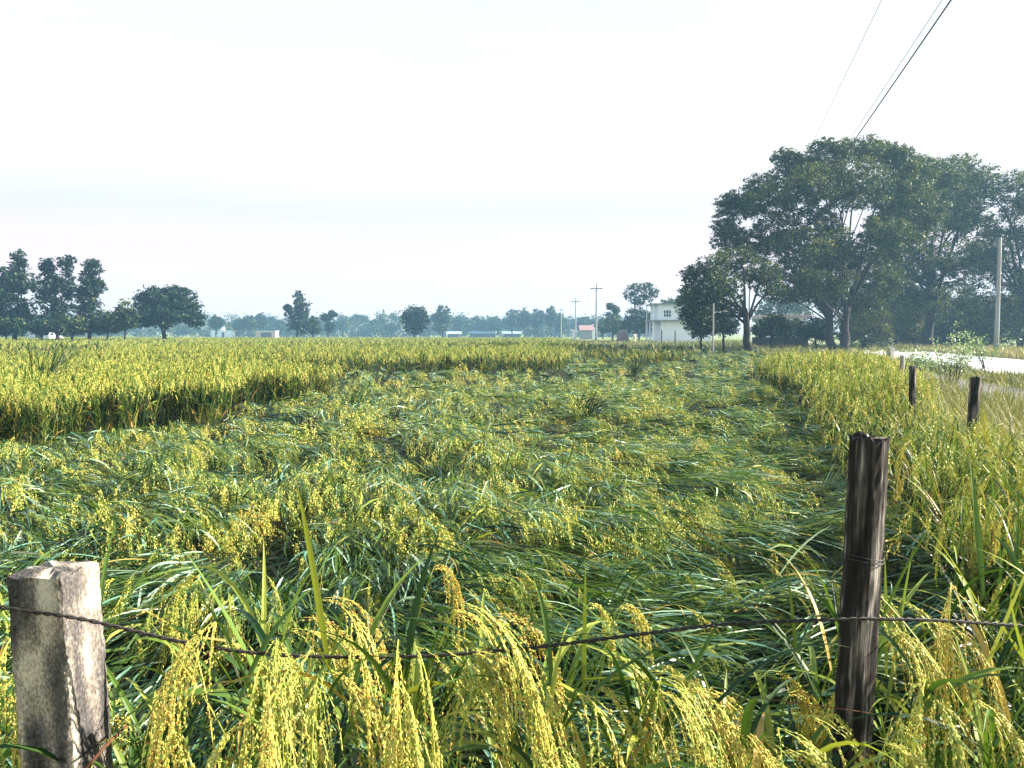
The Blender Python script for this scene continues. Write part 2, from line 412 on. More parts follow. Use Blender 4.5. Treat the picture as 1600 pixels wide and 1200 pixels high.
FIELD = [(-2.6, 1.72), (1.30, 1.80), (1.75, 2.0), (2.55, 3.4), (3.7, 6.7), (4.5, 9.1), (6.6, 13.5), (9.0, 19.2), (11.3, 25.0), (13.0, 33), (15.5, 48), (17.5, 60), (20, 90), (8, 150), (-200, 165), (-120, 60)]
LEFT_BLOCK = [(-40, 9.0), (-6.6, 9.9), (-5.8, 10.9), (-5.3, 12.8), (-5.0, 15.2), (-3.7, 18.4), (-4.1, 20.2), (-8.2, 21.0), (-10.5, 23.5), (-9.6, 26.6), (-7.4, 27.6), (-5.6, 28.4), (-4.2, 27.4), (-3.4, 29.5), (-1.0, 28.2), (1.9, 30.5), (2.3, 36), (4.0, 50), (7.5, 80), (9, 120), (8, 150), (-200, 165), (-160, 60)]
RIGHT_STRIP = [(1.75, 2.0), (1.55, 2.6), (2.05, 3.7), (2.75, 5.2), (3.0, 6.8), (3.5, 8.6), (4.45, 11.5), (5.4, 15), (6.5, 19.6), (7.2, 24.6), (11.3, 25.6), (9.0, 19.2), (6.6, 13.5), (4.5, 9.1), (3.7, 6.7), (2.55, 3.4)]
FRONT_STRIP = [(-2.6, 1.72), (1.30, 1.80), (1.75, 2.0), (1.55, 2.45), (0.7, 2.32), (-0.2, 2.28), (-1.2, 2.34), (-2.6, 2.5)]
PATCHES = [[(3.2, 39), (6.6, 37), (8.6, 40), (9.0, 43), (6.0, 44), (3.6, 43)], [(9.6, 50), (12.5, 49), (13, 54), (10, 56)], [(4.6, 60), (9, 58), (9.5, 63), (5.5, 65)]]
HOLES = [[(-34, 36), (-19, 36.5), (-22, 47), (-29, 58), (-48, 60)], [(-14, 56), (-3, 54), (-2, 60), (-10, 63)]]

def is_standing(x, y):
    w = ((vnoise(x, y, 0.7, 3) - 0.5) * 0.9 + (vnoise(x, y, 2.1, 13) - 0.5) * 0.6) * np.clip((y - 2) / 12, 0.05, 1.4)
    s = poly_in(x + w * .6, y + w * 1.1, LEFT_BLOCK)
    for h in HOLES: s &= ~poly_in(x, y, h)
    for h in PATCHES: s |= poly_in(x + w, y, h)
    return s | poly_in(x + w * 0.4, y, RIGHT_STRIP) | poly_in(x, y, FRONT_STRIP)

def lodge_h(x, y):
    return 0.27 + 0.25 * (vnoise(x, y, 0.75, 1) - 0.45) + 0.18 * (vnoise(x, y, 2.3, 2) - 0.4) + 0.10 * (vnoise(x, y, 0.33, 5) - 0.5)

def lodge_az(x, y):
    """the way the flattened stalks point (0 = away from the camera, clockwise)"""
    return R(140) - 0.9 * np.clip(x / (y + 0.5), -.8, .8) + 2.2 * (vnoise(x, y, 2.6, 4) - 0.5) + 1.3 * (vnoise(x, y, 1.0, 6) - 0.5)

def sample(rng, d0, d1, dens):
    n = int(dens * (d1 - d0) * (1.44 * (d0 + d1) / 2 + 1.2) * 1.25)
    y = np.sqrt(rng.uniform(d0 ** 2, d1 ** 2, n)); x = rng.uniform(-1, 1, n) * (0.72 * y + 0.6)
    k = rng.uniform(0, 1, n) < dens * (d1 - d0) * (1.44 * (d0 + d1) / 2 + 1.2) / n
    x, y = x[k], y[k]
    m = poly_in(x, y, FIELD)
    return x[m], y[m]

def cluster(rng, x, y, size, spread):
    """hills of tillers: move points on to shared hill centres"""
    n = len(x); h = max(1, n // size)
    pick = rng.randint(0, h, n)
    return x[:h][pick] + rng.normal(0, spread, n), y[:h][pick] + rng.normal(0, spread, n), pick

def lodged_band(g, rng, d0, d1, dens, lod, nl, kl, wsc, hill=13, heads=0.95, psc=1.0, pale=0.28, lt=0.44):
    x, y = sample(rng, d0, d1, dens)
    s = ~is_standing(x, y); x, y = x[s], y[s]
    if not len(x): return
    hx, hy, pick = cluster(rng, x, y, hill, 0.06)
    n = len(hx); nh = n // hill + 1
    hs = lodge_h(hx, hy)
    hturn = rng.normal(0, 0.20, nh)[pick]; hlift = rng.normal(0.18, 0.20, nh)[pick]
    haz = lodge_az(hx, hy) + hturn + rng.normal(0, 0.20, n)
    # the stalk comes up out of the mat, runs over it and dips at the head
    L = rng.uniform(0.24, 0.50, nh)[pick] * rng.uniform(0.90, 1.10, n)
    z0 = np.maximum(hs - rng.uniform(0.04, 0.14, n), 0.03)
    p0 = np.stack([hx, hy, z0], -1)
    el0 = hlift + rng.normal(0.05, 0.10, n); dr = rng.uniform(0.3, 0.8, n)
    kc = 4 if lod < 3 else 3
    cs = spines(p0, haz, el0, dr, L, kc)
    if lod < 3:
        ribbons(g, cs, np.full(n, 0.0022 * wsc), haz, np.clip(rng.normal(0.58, 0.12, n), 0, 1), 0, prof=np.ones(kc))
    # heads hang together in tufts
    hm = vnoise(hx, hy, 1.3, 9)
    hh = rng.uniform(0, 1, nh)[pick] < np.clip(heads * (0.60 + 0.70 * hm), 0, 1)
    has = hh & (rng.uniform(size=n) < 0.92)
    which = rng.randint(0, len(PAN_LODGE[lod]), n)
    yaw = haz + rng.normal(0, 0.42, n)
    tip = cs[:, -1]
    ht = rng.normal(0, 0.12, nh)[pick]
    for i, pr in enumerate(PAN_LODGE[lod]):
        k = has & (which == i)
        scatter(g, pr, tip[k], yaw[k], rng.uniform(0.85, 1.2, k.sum()) * psc, ht[k] + rng.normal(-0.13, 0.12, k.sum()), 1)
    # leaves lying along the stalks; some show their pale undersides
    for j in range(nl):
        a = haz + rng.normal(0, 0.26, n)
        f = rng.uniform(0.0, 0.75, n)[:, None]
        q0 = cs[:, 0] * (1 - f) + cs[:, -1] * f
        q0 = q0 + rng.normal(0, 0.02, (n, 3))
        e = rng.normal(0.06, 0.20, n); e = np.where(rng.uniform(size=n) < 0.03, rng.uniform(0.7, 1.2, n), e)
        ls = spines(q0, a, e, rng.uniform(0.3, 1.1, n), rng.uniform(0.20, 0.44, n), kl, 1.4, rng.normal(0, 0.35, n))
        tone = np.clip(rng.normal(lt, 0.15, n), 0, 0.8)
        tone = np.where(rng.uniform(size=n) < 0.025, rng.uniform(0.85, 1, n), tone)
        w = rng.uniform(0.0040, 0.0078, n) * wsc; ro = rng.normal(0, 0.6, n)
        pk = rng.uniform(size=n) < pale
        for sel, mt in ((~pk, 0), (pk, 2)):
            ribbons(g, ls[sel], w[sel], a[sel], tone[sel] if mt == 0 else np.clip(rng.normal(0.32, 0.34, sel.sum()), 0, 1), mt, roll=ro[sel], fold=0.35 if lod == 1 else 0.0)

def lodged_fill(g, rng, d0, d1, dens, kl, wsc):
    """the lower, darker layer of the mat"""
    x, y = sample(rng, d0, d1, dens)
    s = ~is_standing(x, y); x, y = x[s], y[s]; n = len(x)
    a = lodge_az(x, y) + rng.normal(0, 0.6, n)
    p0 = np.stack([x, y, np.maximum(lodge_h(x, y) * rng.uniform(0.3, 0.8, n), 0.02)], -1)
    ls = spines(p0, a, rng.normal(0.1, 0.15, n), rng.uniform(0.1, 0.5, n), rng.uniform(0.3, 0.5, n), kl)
    ribbons(g, ls, rng.uniform(0.004, 0.007, n) * wsc, a, np.clip(rng.normal(0.10, 0.10, n), 0, 1), 0, roll=rng.normal(0, 0.4, n))  # near-black leaf tone paints deep shade into the gaps of the mat

rng = np.random.RandomState(3)
g = Geo()
lodged_band(g, rng, 2.2, 4.8, 215, 1, 4, 6, 1.0, pale=.34)
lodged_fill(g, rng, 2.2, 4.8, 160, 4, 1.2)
lodged_band(g, rng, 4.8, 10.0, 155, 2, 2, 4, 1.2, pale=.34, lt=.55)
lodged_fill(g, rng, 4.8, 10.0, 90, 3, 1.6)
lodged_band(g, rng, 10.0, 22.0, 84, 3, 2, 3, 1.5, psc=1.05, pale=.38, lt=.60)
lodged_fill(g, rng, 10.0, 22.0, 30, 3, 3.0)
lodged_band(g, rng, 22.0, 64.0, 18, 3, 2, 3, 2.6, heads=.8, psc=1.5, pale=.42, lt=.62)
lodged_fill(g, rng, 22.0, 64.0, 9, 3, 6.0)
lodged_band(g, rng, 64.0, 100.0, 4, 3, 3, 3, 8.0, heads=.6, psc=2.6, pale=.42, lt=.56)
tag(g.build('flattened_rice', [M['leaf'], M['grain'], M['leaf_pale']]), 'ripe rice crop flattened by wind across the middle of the field', 'rice crop', None, 'stuff')

def standing_band(g, rng, d0, d1, dens, lod, nl, kl, wsc, keep=None, hill=6, psc=1.0, hsc=1.0, hue=0.0, lt=0.50):
    x, y = sample(rng, d0, d1, dens)
    s = is_standing(x, y)
    if keep is not None: s &= keep(x, y)
    x, y = x[s], y[s]
    if not len(x): return
    hx, hy, pick = cluster(rng, x, y, hill, 0.05)
    n = len(hx)
    right = hx > 1.4 + 0 * hx
    hh = hsc * (0.83 + 0.20 * (vnoise(hx, hy, 1.6, 8) - 0.5) + rng.normal(0, 0.05, n))
    rs_ = poly_in(hx, hy, RIGHT_STRIP) & (hy > 4)
    hh = np.where(rs_, hh * np.where(hy > 10, 0.86 + 0.46 * vnoise(hx, hy, 0.9, 12), 0.68 + 0.46 * vnoise(hx, hy, 0.8, 12)), hh)
    patch = (hy > 36) & (hx > hy * .07) & (hx < hy * .27)
    hh = np.where(patch, hh * .8, hh)
    lean = lodge_az(hx, hy)
    haz = rng.uniform(0, 2 * PI, n) * 0.55 + lean * 0.45
    p0 = np.stack([hx, hy, np.zeros(n)], -1)
    el0 = 1.50 - np.abs(rng.normal(0, 0.10, n)); dr = rng.uniform(0.15, 0.6, n) + np.where(rs_ & (hy < 10), rng.uniform(0.2, 1.0, n), 0)
    kc = 4 if lod < 3 else 3
    cs = spines(p0, haz, el0, dr, hh * 1.04, kc, 1.8)
    ribbons(g, cs, np.full(n, 0.0024 * wsc), haz, np.clip(rng.normal(0.6, 0.14, n), 0, 1), 0, prof=np.ones(kc))
    which = rng.randint(0, 10, n); yaw = haz + rng.normal(0, 0.6, n)
    has = rng.uniform(size=n) < np.where(patch, .3, 0.85)
    for i, pr in enumerate(PAN_STAND[lod]):
        k = has & (which == i)
        scatter(g, pr, cs[k, -1] - np.array([0, 0, 0.03]), yaw[k], rng.uniform(0.85, 1.15, k.sum()) * psc, rng.normal(hue, 0.16, k.sum()), 1)
    for j in range(2 if hsc == 1.0 else 1):       # leaves low on the stalks: dark green paints the shaded face, some dead and brown
        a = rng.uniform(0, 2 * PI, n)
        q0 = cs[:, 0] + np.array([0, 0, 1.0]) * (rng.uniform(0.0, 0.40, n) * np.where(hy > 24, 1.35, 1.0))[:, None]
        ls = spines(q0, a, rng.uniform(0.9, 1.4, n), rng.uniform(0.1, 0.9, n), rng.uniform(0.3, 0.45, n), kl, 1.5)
        ribbons(g, ls, rng.uniform(0.005, 0.008, n) * wsc, a, np.where(rng.uniform(size=n) < .22, rng.uniform(.9, 1, n), np.clip(rng.normal(0.16, 0.1, n), 0, 1)), 0, roll=rng.normal(0, 0.3, n))
    for j in range(nl):
        a = rng.uniform(0, 2 * PI, n)
        f = rng.uniform(0.25, 0.85, n)[:, None]
        q0 = cs[:, 0] * (1 - f) + cs[:, -1] * f
        e = rng.uniform(0.5, 1.25, n)
        ls = spines(q0, a, e, rng.uniform(0.5, 2.0, n), rng.uniform(0.22, 0.42, n), kl, 1.5)
        tone = np.clip(rng.normal(lt, 0.16, n), 0, 0.9)
        ribbons(g, ls, rng.uniform(0.004, 0.007, n) * wsc, a, tone, 0, roll=rng.normal(0, 0.3, n), fold=0.35 if lod == 1 else 0.0)

g = Geo()
front = lambda x, y: poly_in(x, y, FRONT_STRIP) & (y > 1.98)
standing_band(g, rng, 1.7, 2.6, 18, 1, 5, 6, 1.0, keep=front, hsc=.66)
notfront = lambda x, y: ~poly_in(x, y, FRONT_STRIP)
standing_band(g, rng, 2.0, 6.0, 150, 1, 4, 6, 1.0, keep=notfront)
standing_band(g, rng, 6.0, 11.0, 125, 2, 4, 4, 1.3, keep=notfront, hue=-.05)
strip_only = lambda x, y: poly_in(x, y, RIGHT_STRIP)
standing_band(g, rng, 4.0, 11.0, 130, 2, 1, 4, 1.2, keep=strip_only, psc=1.15, hue=-.06)
standing_band(g, rng, 11.0, 26.0, 90, 3, 1, 3, 1.7, keep=strip_only, psc=1.15, hue=-.08)
standing_band(g, rng, 11.0, 24.0, 62, 3, 3, 3, 1.9, hue=-.10, lt=.53)
standing_band(g, rng, 24.0, 48.0, 20, 3, 3, 3, 2.8, psc=1.2, hue=-.12, lt=.56)
standing_band(g, rng, 48.0, 165.0, 3.2, 3, 3, 3, 7.0, psc=2.6, hue=-.20, lt=.66)
tag(g.build('standing_rice', [M['leaf'], M['grain']]), 'ripe rice crop still standing at the back, left and along the fences', 'rice crop', None, 'stuff')

# ------------------------------------------------------------------ rice plants by the front fence, one thing each
PAN_NEAR = []
for i in range(14):
    pg = panicle(rngp, 0, rngp.uniform(0.25, 0.34), rngp.uniform(1.0, 1.4), rngp.uniform(2.5, 2.95))
    dtn = rngp.normal(0.16, 0.15); pg.t = [np.clip(t + dtn, 0, 1) for t in pg.t]
    PAN_NEAR.append(pg.mesh('panicle', M['grain']))

def rice_plant(px, d, h, npan, seed, label, face=None, spread=0.6, blades=(), nleaf=20):
    """a clump of rice: foliage (stalks and leaves) and its hanging heads"""
    rg = np.random.RandomState(seed)
    x = (px - 800) / F * d
    t = thing('rice_plant', label, 'rice plant', (x, d, 0), group='rice plants along the front fence')
    n = npan
    az = rg.uniform(0, 2 * PI, n) if face is None else face + rg.normal(0, spread, n)
    g = Geo()
    p0 = np.stack([rg.normal(0, 0.03, n), rg.normal(0, 0.03, n), np.zeros(n)], -1)
    hh = h * rg.uniform(0.86, 1.04, n)
    cs = spines(p0, az, np.full(n, 1.50) - np.abs(rg.normal(0, 0.06, n)), rg.uniform(0.25, 0.6, n), hh, 8, 2.0)
    ribbons(g, cs, np.full(n, 0.0026), az, np.clip(rg.normal(0.62, 0.1, n), 0, 1), 0, prof=np.ones(8))
    ribbons(g, cs, np.full(n, 0.0026), az + PI / 2, np.clip(rg.normal(0.62, 0.1, n), 0, 1), 0, prof=np.ones(8))
    for i in range(n):
        o = bpy.data.objects.new('panicle', PAN_NEAR[rg.randint(0, len(PAN_NEAR))])
        COL.objects.link(o); o.parent = t
        o.location = tuple(cs[i, -1]); o.rotation_euler = (0, 0, -(az[i] + rg.normal(0, 0.25)))
        s = rg.uniform(0.85, 1.15); o.scale = (s, s, s)
    nl = nleaf
    a = rg.uniform(0, 2 * PI, nl)
    ci = rg.randint(0, n, nl); f = rg.uniform(2.5, 6.5, nl)
    i0 = f.astype(int); fr = (f - i0)[:, None]
    q0 = cs[ci, i0] * (1 - fr) + cs[ci, i0 + 1] * fr
    ls = spines(q0, a, rg.uniform(0.7, 1.3, nl), rg.uniform(0.2, 1.9, nl), rg.uniform(0.25, 0.5, nl), 9, 1.5, rg.normal(0, 0.3, nl))
    tone = np.clip(rg.normal(0.56, 0.17, nl), 0, 0.8); tone = np.where(rg.uniform(size=nl) < 0.06, 0.95, tone)
    ribbons(g, ls, rg.uniform(0.0055, 0.010, nl), a, tone, 0, roll=rg.normal(0, 0.3, nl), fold=0.35)
    for (baz, bel, bl, bw, bt, bz, bdr) in blades:      # the tall single blades that stand out of the clump
        o1 = lambda v: np.array([v])
        s_ = spines(np.array([[0, 0, bz]]), o1(baz), o1(bel), o1(bdr), o1(bl), 10, 1.5)
        ribbons(g, s_, o1(bw), o1(baz), bt, 0, roll=o1(0.9), fold=0.3)
    g.build('foliage', M['leaf'], t)
    return t

FRONT = [
 # px, d, h, heads, seed, label, facing
 (10, 1.95, .86, 7, 1, 'rice clump at the left edge, behind the concrete post', 3.0, ()),
 (205, 1.85, .84, 4, 2, 'rice clump hanging over just right of the concrete post', 2.4, ()),
 (292, 1.72, .76, 5, 3, 'short rice clump low under the sagging wire near the concrete post', 3.6, ((1.7, 0.35, .30, .010, .72, .45, 0.3),)),
 (345, 2.05, .84, 7, 4, 'broad rice clump behind the wire, second from the concrete post', 1.9, ()),
 (470, 1.80, .98, 12, 5, 'tallest golden rice clump standing above the lowest part of the wire', 3.3, ((0.5, 1.4, .34, .004, .95, .70, .1),)),
 (512, 1.66, .66, 5, 6, 'low rice clump bowing left under the lowest part of the wire', 4.4, ()),
 (590, 1.83, .97, 12, 7, 'golden rice clump with a pale bent leaf, at the middle of the wire', 2.2, ((1.2, 1.45, .34, .006, .74, .60, .1), (2.1, 1.1, .42, .010, .8, .62, 2.2))),
 (640, 1.92, .80, 3, 8, 'half green rice clump bowing right beside the bent pale leaf', 2.0, ()),
 (778, 1.72, .76, 7, 9, 'rice clump with one thin upright blade rising above the wire', 2.8, ((1.4, 1.5, .36, .004, .72, .66, .05),)),
 (805, 1.95, .82, 4, 10, 'rice clump with heads spread wide behind the middle wire', 2.0, ()),
 (880, 1.70, .66, 3, 11, 'low green rice clump with crossing leaves under the wire', 3.1, ((1.3, .95, .45, .007, .7, .45, .1),)),
 (915, 1.84, .88, 10, 12, 'rice clump with two broad yellow blades standing over the wire', 2.1, ((0.2, 1.52, .34, .009, .70, .68, .05), (1.2, 1.15, .36, .010, .72, .68, .05), (1.7, .1, .42, .007, .74, .74, .9))),
 (1010, 1.9, .78, 5, 13, 'drooping rice clump halfway between the yellow blades and the wooden post', 1.9, ()),
 (1105, 1.64, .66, 6, 14, 'rice clump with two yellow blade tips, low left of the wooden post', 2.6, ((.9, 1.15, .28, .009, .72, .50, .1), (1.0, 1.0, .22, .007, .72, .52, .1))),
 (1150, 1.74, .72, 13, 15, 'dense rounded rice clump hanging low beside the wooden post', 2.2, ()),
 (1262, 2.15, .88, 7, 16, 'rice clump rising behind the left side of the wooden post', 2.6, ((6.0, 1.4, .4, .008, .66, .55, .1),)),
 (1400, 1.95, .84, 6, 17, 'rice clump just right of the wooden post, heads down along it', 2.6, ((.7, 1.15, .46, .009, .7, .58, .2), (.15, 1.45, .3, .008, .72, .7, .05))),
 (1470, 2.25, .95, 9, 18, 'tall arching rice clump above the wire right of the wooden post', 1.8, ()),
 (1425, 1.70, .60, 4, 19, 'low rice clump near the foot of the wooden post', 2.9, ()),
 (1530, 1.85, .80, 10, 20, 'rice clump with thick hanging heads below the right-hand wire', 2.5, ((1.1, 1.0, .56, .013, .80, .64, .1),)),
 (1590, 2.2, .96, 8, 21, 'arching rice clump at the right edge above the wire', 2.2, ()),
]
for (px, d, h, n, sd, lab, fc, bl) in FRONT:
    rice_plant(px, d, h, n, sd, lab, fc, 0.8, bl)

# taller green tufts left in the flattened mat
def tuft(px, py, d, h, n, seed, label, lean):
    rg = np.random.RandomState(seed)
    p = P(px, py, d); z0 = 0.10
    g = Geo()
    a = rg.uniform(0, 2 * PI, n)
    p0 = np.stack([rg.normal(0, 0.10, n), rg.normal(0, 0.10, n), np.zeros(n)], -1)
    ls = spines(p0, np.where(rg.uniform(size=n) < .6, lean, a), rg.uniform(0.8, 1.4, n), rg.uniform(0.2, 1.4, n), h * rg.uniform(0.7, 1.3, n), 6, 1.5)
    ribbons(g, ls, rg.uniform(0.006, 0.010, n), a, np.clip(rg.normal(0.30, 0.12, n), 0, .7), 0, roll=rg.normal(0, .3, n))
    return tag(g.build('grass_tuft', M['leaf'], loc=(p.x, d, z0)), label, 'grass tuft', 'green tufts rising from the flattened rice')
tuft(545, 630, 13.6, .62, 90, 41, 'dark green leafy tuft rising near the standing block on the left', 1.0)
tuft(905, 640, 12.6, .60, 70, 42, 'green tuft leaning right in the middle of the flattened rice', 1.5)
tuft(990, 570, 27, .8, 80, 43, 'far green tuft near the back edge of the flattened rice', 1.2)
tuft(62, 590, 16.5, 1.55, 150, 44, 'tall green weed standing above the left block of rice', 0.3)

# ------------------------------------------------------------------ front fence: two posts and the wires
def post_mesh(sec, h, nz, jag, rg, wob, top_dome=0.0):
    """upright with cross-section sec (m,2); rough faces, uneven top"""
    g = Geo(); m = len(sec); vs = []
    zs = np.linspace(0, h, nz)
    dr = rg.normal(0, wob, (m,))
    for i, z in enumerate(zs):
        s = sec + rg.normal(0, wob, sec.shape) + (dr[:, None] * 0.4 * np.sin(i * 0.5))
        zz = np.full(m, z)
        if i == nz - 1: zz = zz + rg.normal(0, jag, m)
        vs.append(np.column_stack([s, zz]))
    # worn rim and top
    rim = sec * 0.86 + rg.normal(0, wob, sec.shape)
    vs.append(np.column_stack([rim, np.full(m, h + top_dome) + rg.normal(0, jag * 1.3, m)]))
    rim2 = sec * 0.45 + rg.normal(0, wob * 1.5, sec.shape)
    vs.append(np.column_stack([rim2, np.full(m, h + top_dome * 1.4) + rg.normal(0, jag * 1.6, m)]))
    k = len(vs); v = np.concatenate(vs)
    q = [(i * m + j, i * m + (j + 1) % m, (i + 1) * m + (j + 1) % m, (i + 1) * m + j) for i in range(k - 1) for j in range(m)]
    v = np.concatenate([v, [[0, 0, h + top_dome * 1.5]]])
    tr = [((k - 1) * m + j, (k - 1) * m + (j + 1) % m, len(v) - 1) for j in range(m)]
    ang = np.arctan2(v[:, 1], v[:, 0])
    tone = 0.52 + 1.15 * (vnoise(ang * 0.6, v[:, 2], 0.16, 3) - 0.5) + 0.35 * (vnoise(ang * 0.3, v[:, 2], 0.04, 5) - 0.5)
    g.add(v, q, tr, tone=tone)
    return g

def square_sec(w, d, n=6, r=0.008):
    pts = []
    for (cx, cy, a0) in ((1, 1, 0), (-1, 1, 90), (-1, -1, 180), (1, -1, 270)):
        nx_, ny_ = cx * (w / 2 - r), cy * (d / 2 - r)
        for a in (0, 45, 90):
            pts.append((nx_ + r * math.cos(R(a0 + a)), ny_ + r * math.sin(R(a0 + a))))
    out = []
    for i in range(len(pts)):
        a, b = np.array(pts[i]), np.array(pts[(i + 1) % len(pts)])
        if np.linalg.norm(b - a) > 0.03:
            for j in range(n): out.append(a + (b - a) * j / n)
        else: out.append(a)
    return np.array(out)

rg = np.random.RandomState(5)
LPH = P(84, 889, 1.62).z; LP = Vector((P(84, 897, 1.62).x + LPH * math.tan(R(2.2)), 1.62, 0))
lp = post_mesh(square_sec(0.125, 0.118), LPH, 70, 0.0022, rg, 0.0010, 0.003).build('concrete_fence_post', M['concrete'], smooth=False, loc=LP)
lp.matrix_world = Matrix.Translation(LP) @ Matrix.Rotation(R(-2.2), 4, 'Y') @ Matrix.Rotation(R(-9.3), 4, 'Z')
tag(lp, 'square weathered concrete fence post at the lower left, crossed by the wire', 'fence post', 'posts of the field fence')

def wood_sec(r, n=18, rg=None):
    a = np.linspace(0, 2 * PI, n, endpoint=False)
    rr = r * (1 + rg.normal(0, 0.05, n)) * np.where(np.arange(n) % 5 == 2, 0.90, 1.0)
    return np.column_stack([np.cos(a) * rr * 1.05, np.sin(a) * rr * 0.95])
rg = np.random.RandomState(15)
RP = Vector((P(1331, 1195, 1.78).x - 0.018, 1.78, 0)); RPT = P(1358, 684, 1.78)
rpost = thing('wooden_fence_post', 'tall dark weathered wooden fence post with a jagged top, right of centre', 'fence post', RP, group='posts of the field fence')
pm = post_mesh(wood_sec(0.040, 20, rg), RPT.z, 46, 0.0045, rg, 0.0010, -0.002)
pw = pm.build('post', M['wood'], rpost, smooth=False)
g = Geo()
for zz in (P(1345, 866, 1.78).z, P(1345, 872, 1.78).z):
    a = np.linspace(0, 2 * PI, 25)
    tube(g, np.column_stack([0.0445 * np.cos(a), 0.043 * np.sin(a), zz + 0.004 * np.sin(a * 2)]), 0.0014, 5, cap=False)
g.build('wire_ring', M['wire'], rpost)
rpost.rotation_euler = (0, math.atan2(RPT.x - RP.x, RPT.z), 0)

def twisted(g, pts, r, hr, pitch, n=5):
    """two strands twisted round the line pts"""
    pts = np.asarray(pts); seg = np.linalg.norm(np.diff(pts, axis=0), axis=1); s = np.concatenate([[0], np.cumsum(seg)])
    m = int(s[-1] / (pitch / 10)) + 2
    u = np.linspace(0, s[-1], m)
    c = np.column_stack([np.interp(u, s, pts[:, i]) for i in range(3)])
    T = unit(np.gradient(c, axis=0)); up = np.array([0, 0, 1.0])
    a = unit(np.cross(T, up)); b = np.cross(a, T)
    for ph in (0, PI):
        th = 2 * PI * u / pitch + ph
        tube(g, c + hr * (np.cos(th)[:, None] * a + np.sin(th)[:, None] * b), r, n)

def px_path(pts):
    return np.array([list(P(*p)) for p in pts])

def smooth_path(c, m=120):
    t = np.linspace(0, 1, len(c)); u = np.linspace(0, 1, m)
    out = []
    for x in u:                     # Catmull-Rom
        i = min(int(x * (len(c) - 1)), len(c) - 2); f = x * (len(c) - 1) - i
        p0, p1, p2, p3 = c[max(i - 1, 0)], c[i], c[i + 1], c[min(i + 2, len(c) - 1)]
        out.append(0.5 * ((2 * p1) + (-p0 + p2) * f + (2 * p0 - 5 * p1 + 4 * p2 - p3) * f * f + (-p0 + 3 * p1 - 3 * p2 + p3) * f ** 3))
    return np.array(out)

g = Geo()
c = px_path([(-260, 905, 1.52), (-90, 934, 1.525), (40, 955, 1.535), (92, 961, 1.53), (150, 972, 1.555), (300, 1006, 1.60), (420, 1022, 1.63), (570, 1027, 1.66), (700, 1023, 1.68), (850, 1010, 1.70), (1000, 991, 1.715), (1150, 974, 1.725), (1310, 968, 1.73), (1345, 967, 1.73), (1380, 967, 1.735), (1480, 970, 1.76), (1600, 978, 1.80), (1900, 1000, 1.9)])
twisted(g, smooth_path(c, 240), 0.0023, 0.0024, 0.044)
tag(g.build('fence_wire', M['wire'], smooth=True), 'dark twisted wire sagging between the concrete post and the wooden post', 'wire', 'strands of the front fence')
g = Geo()
c = px_path([(1180, 1090, 1.72), (1345, 1112, 1.735), (1480, 1135, 1.78), (1600, 1152, 1.82), (1900, 1195, 1.95)])
tube(g, smooth_path(c, 60), 0.0011, 5)
tag(g.build('fence_wire', M['rust'], smooth=True), 'thin slack wire low to the right of the wooden post', 'wire', 'strands of the front fence')
g = Geo()
c = px_path([(60, 1290, 1.50), (130, 1205, 1.52), (150, 1182, 1.53), (170, 1160, 1.56), (200, 1132, 1.66)])
tube(g, smooth_path(c, 40), 0.0030, 6)
tag(g.build('fence_wire', M['rust'], smooth=True), 'short rusty wire end wrapped at the bottom of the concrete post', 'wire', 'strands of the front fence')

# fence posts going away along the right side
def far_post(px, top, d, w, label, m, seed, tilt=0.0, square=False):
    rg = np.random.RandomState(seed)
    p = P(px, top, d)
    sec = square_sec(w, w, 4, 0.006) if square else wood_sec(w / 2, 14, rg)
    o = post_mesh(sec, p.z, 20, 0.008, rg, 0.0012).build('fence_post', m, loc=(p.x, d, 0))
    o.rotation_euler = (0, tilt, rg.uniform(0, 1))
    return tag(o, label, 'fence post', 'posts of the field fence')
far_post(1520, 590, 6.9, 0.085, 'dark wooden fence post poking above the rice at the right, near the verge grass', M['wood'], 21, 0.02)
far_post(1431, 573, 9.3, 0.075, 'short dark wooden fence post between the rice bank and the dirt track', M['wood'], 22, -0.04)
far_post(1409, 556, 13.5, 0.08, 'small grey fence post behind the crest of the rice bank', M['pole'], 23, 0.03)
far_post(1391, 544, 19.0, 0.13, 'pale concrete fence post at the far end of the rice bank', M['pole'], 24, 0.0, True)

# ------------------------------------------------------------------ trees
def leaves(g, rg, cl, rad, per, size, tone0, flatz=0.65, mat=0):
    n = len(cl) * per
    r = np.repeat(np.broadcast_to(rad, (len(cl),)), per)[:, None]
    off = rg.normal(0, 0.5, (n, 3)) * r; off[:, 2] *= flatz
    off *= np.where(rg.uniform(size=n) < 0.12, 1.5, 1.0)[:, None]
    c = np.repeat(cl, per, 0) + off
    ax = unit(rg.normal(size=(n, 3)) * np.array([1, 1, 0.7]))
    tone = np.clip(np.repeat(np.broadcast_to(tone0, (len(cl),)), per) + rg.normal(0, 0.20, n), 0, 1)
    s = size * rg.uniform(0.6, 1.35, n)
    rhombi(g, c, ax, s * 0.62, s * 0.34, tone, mat, rg)

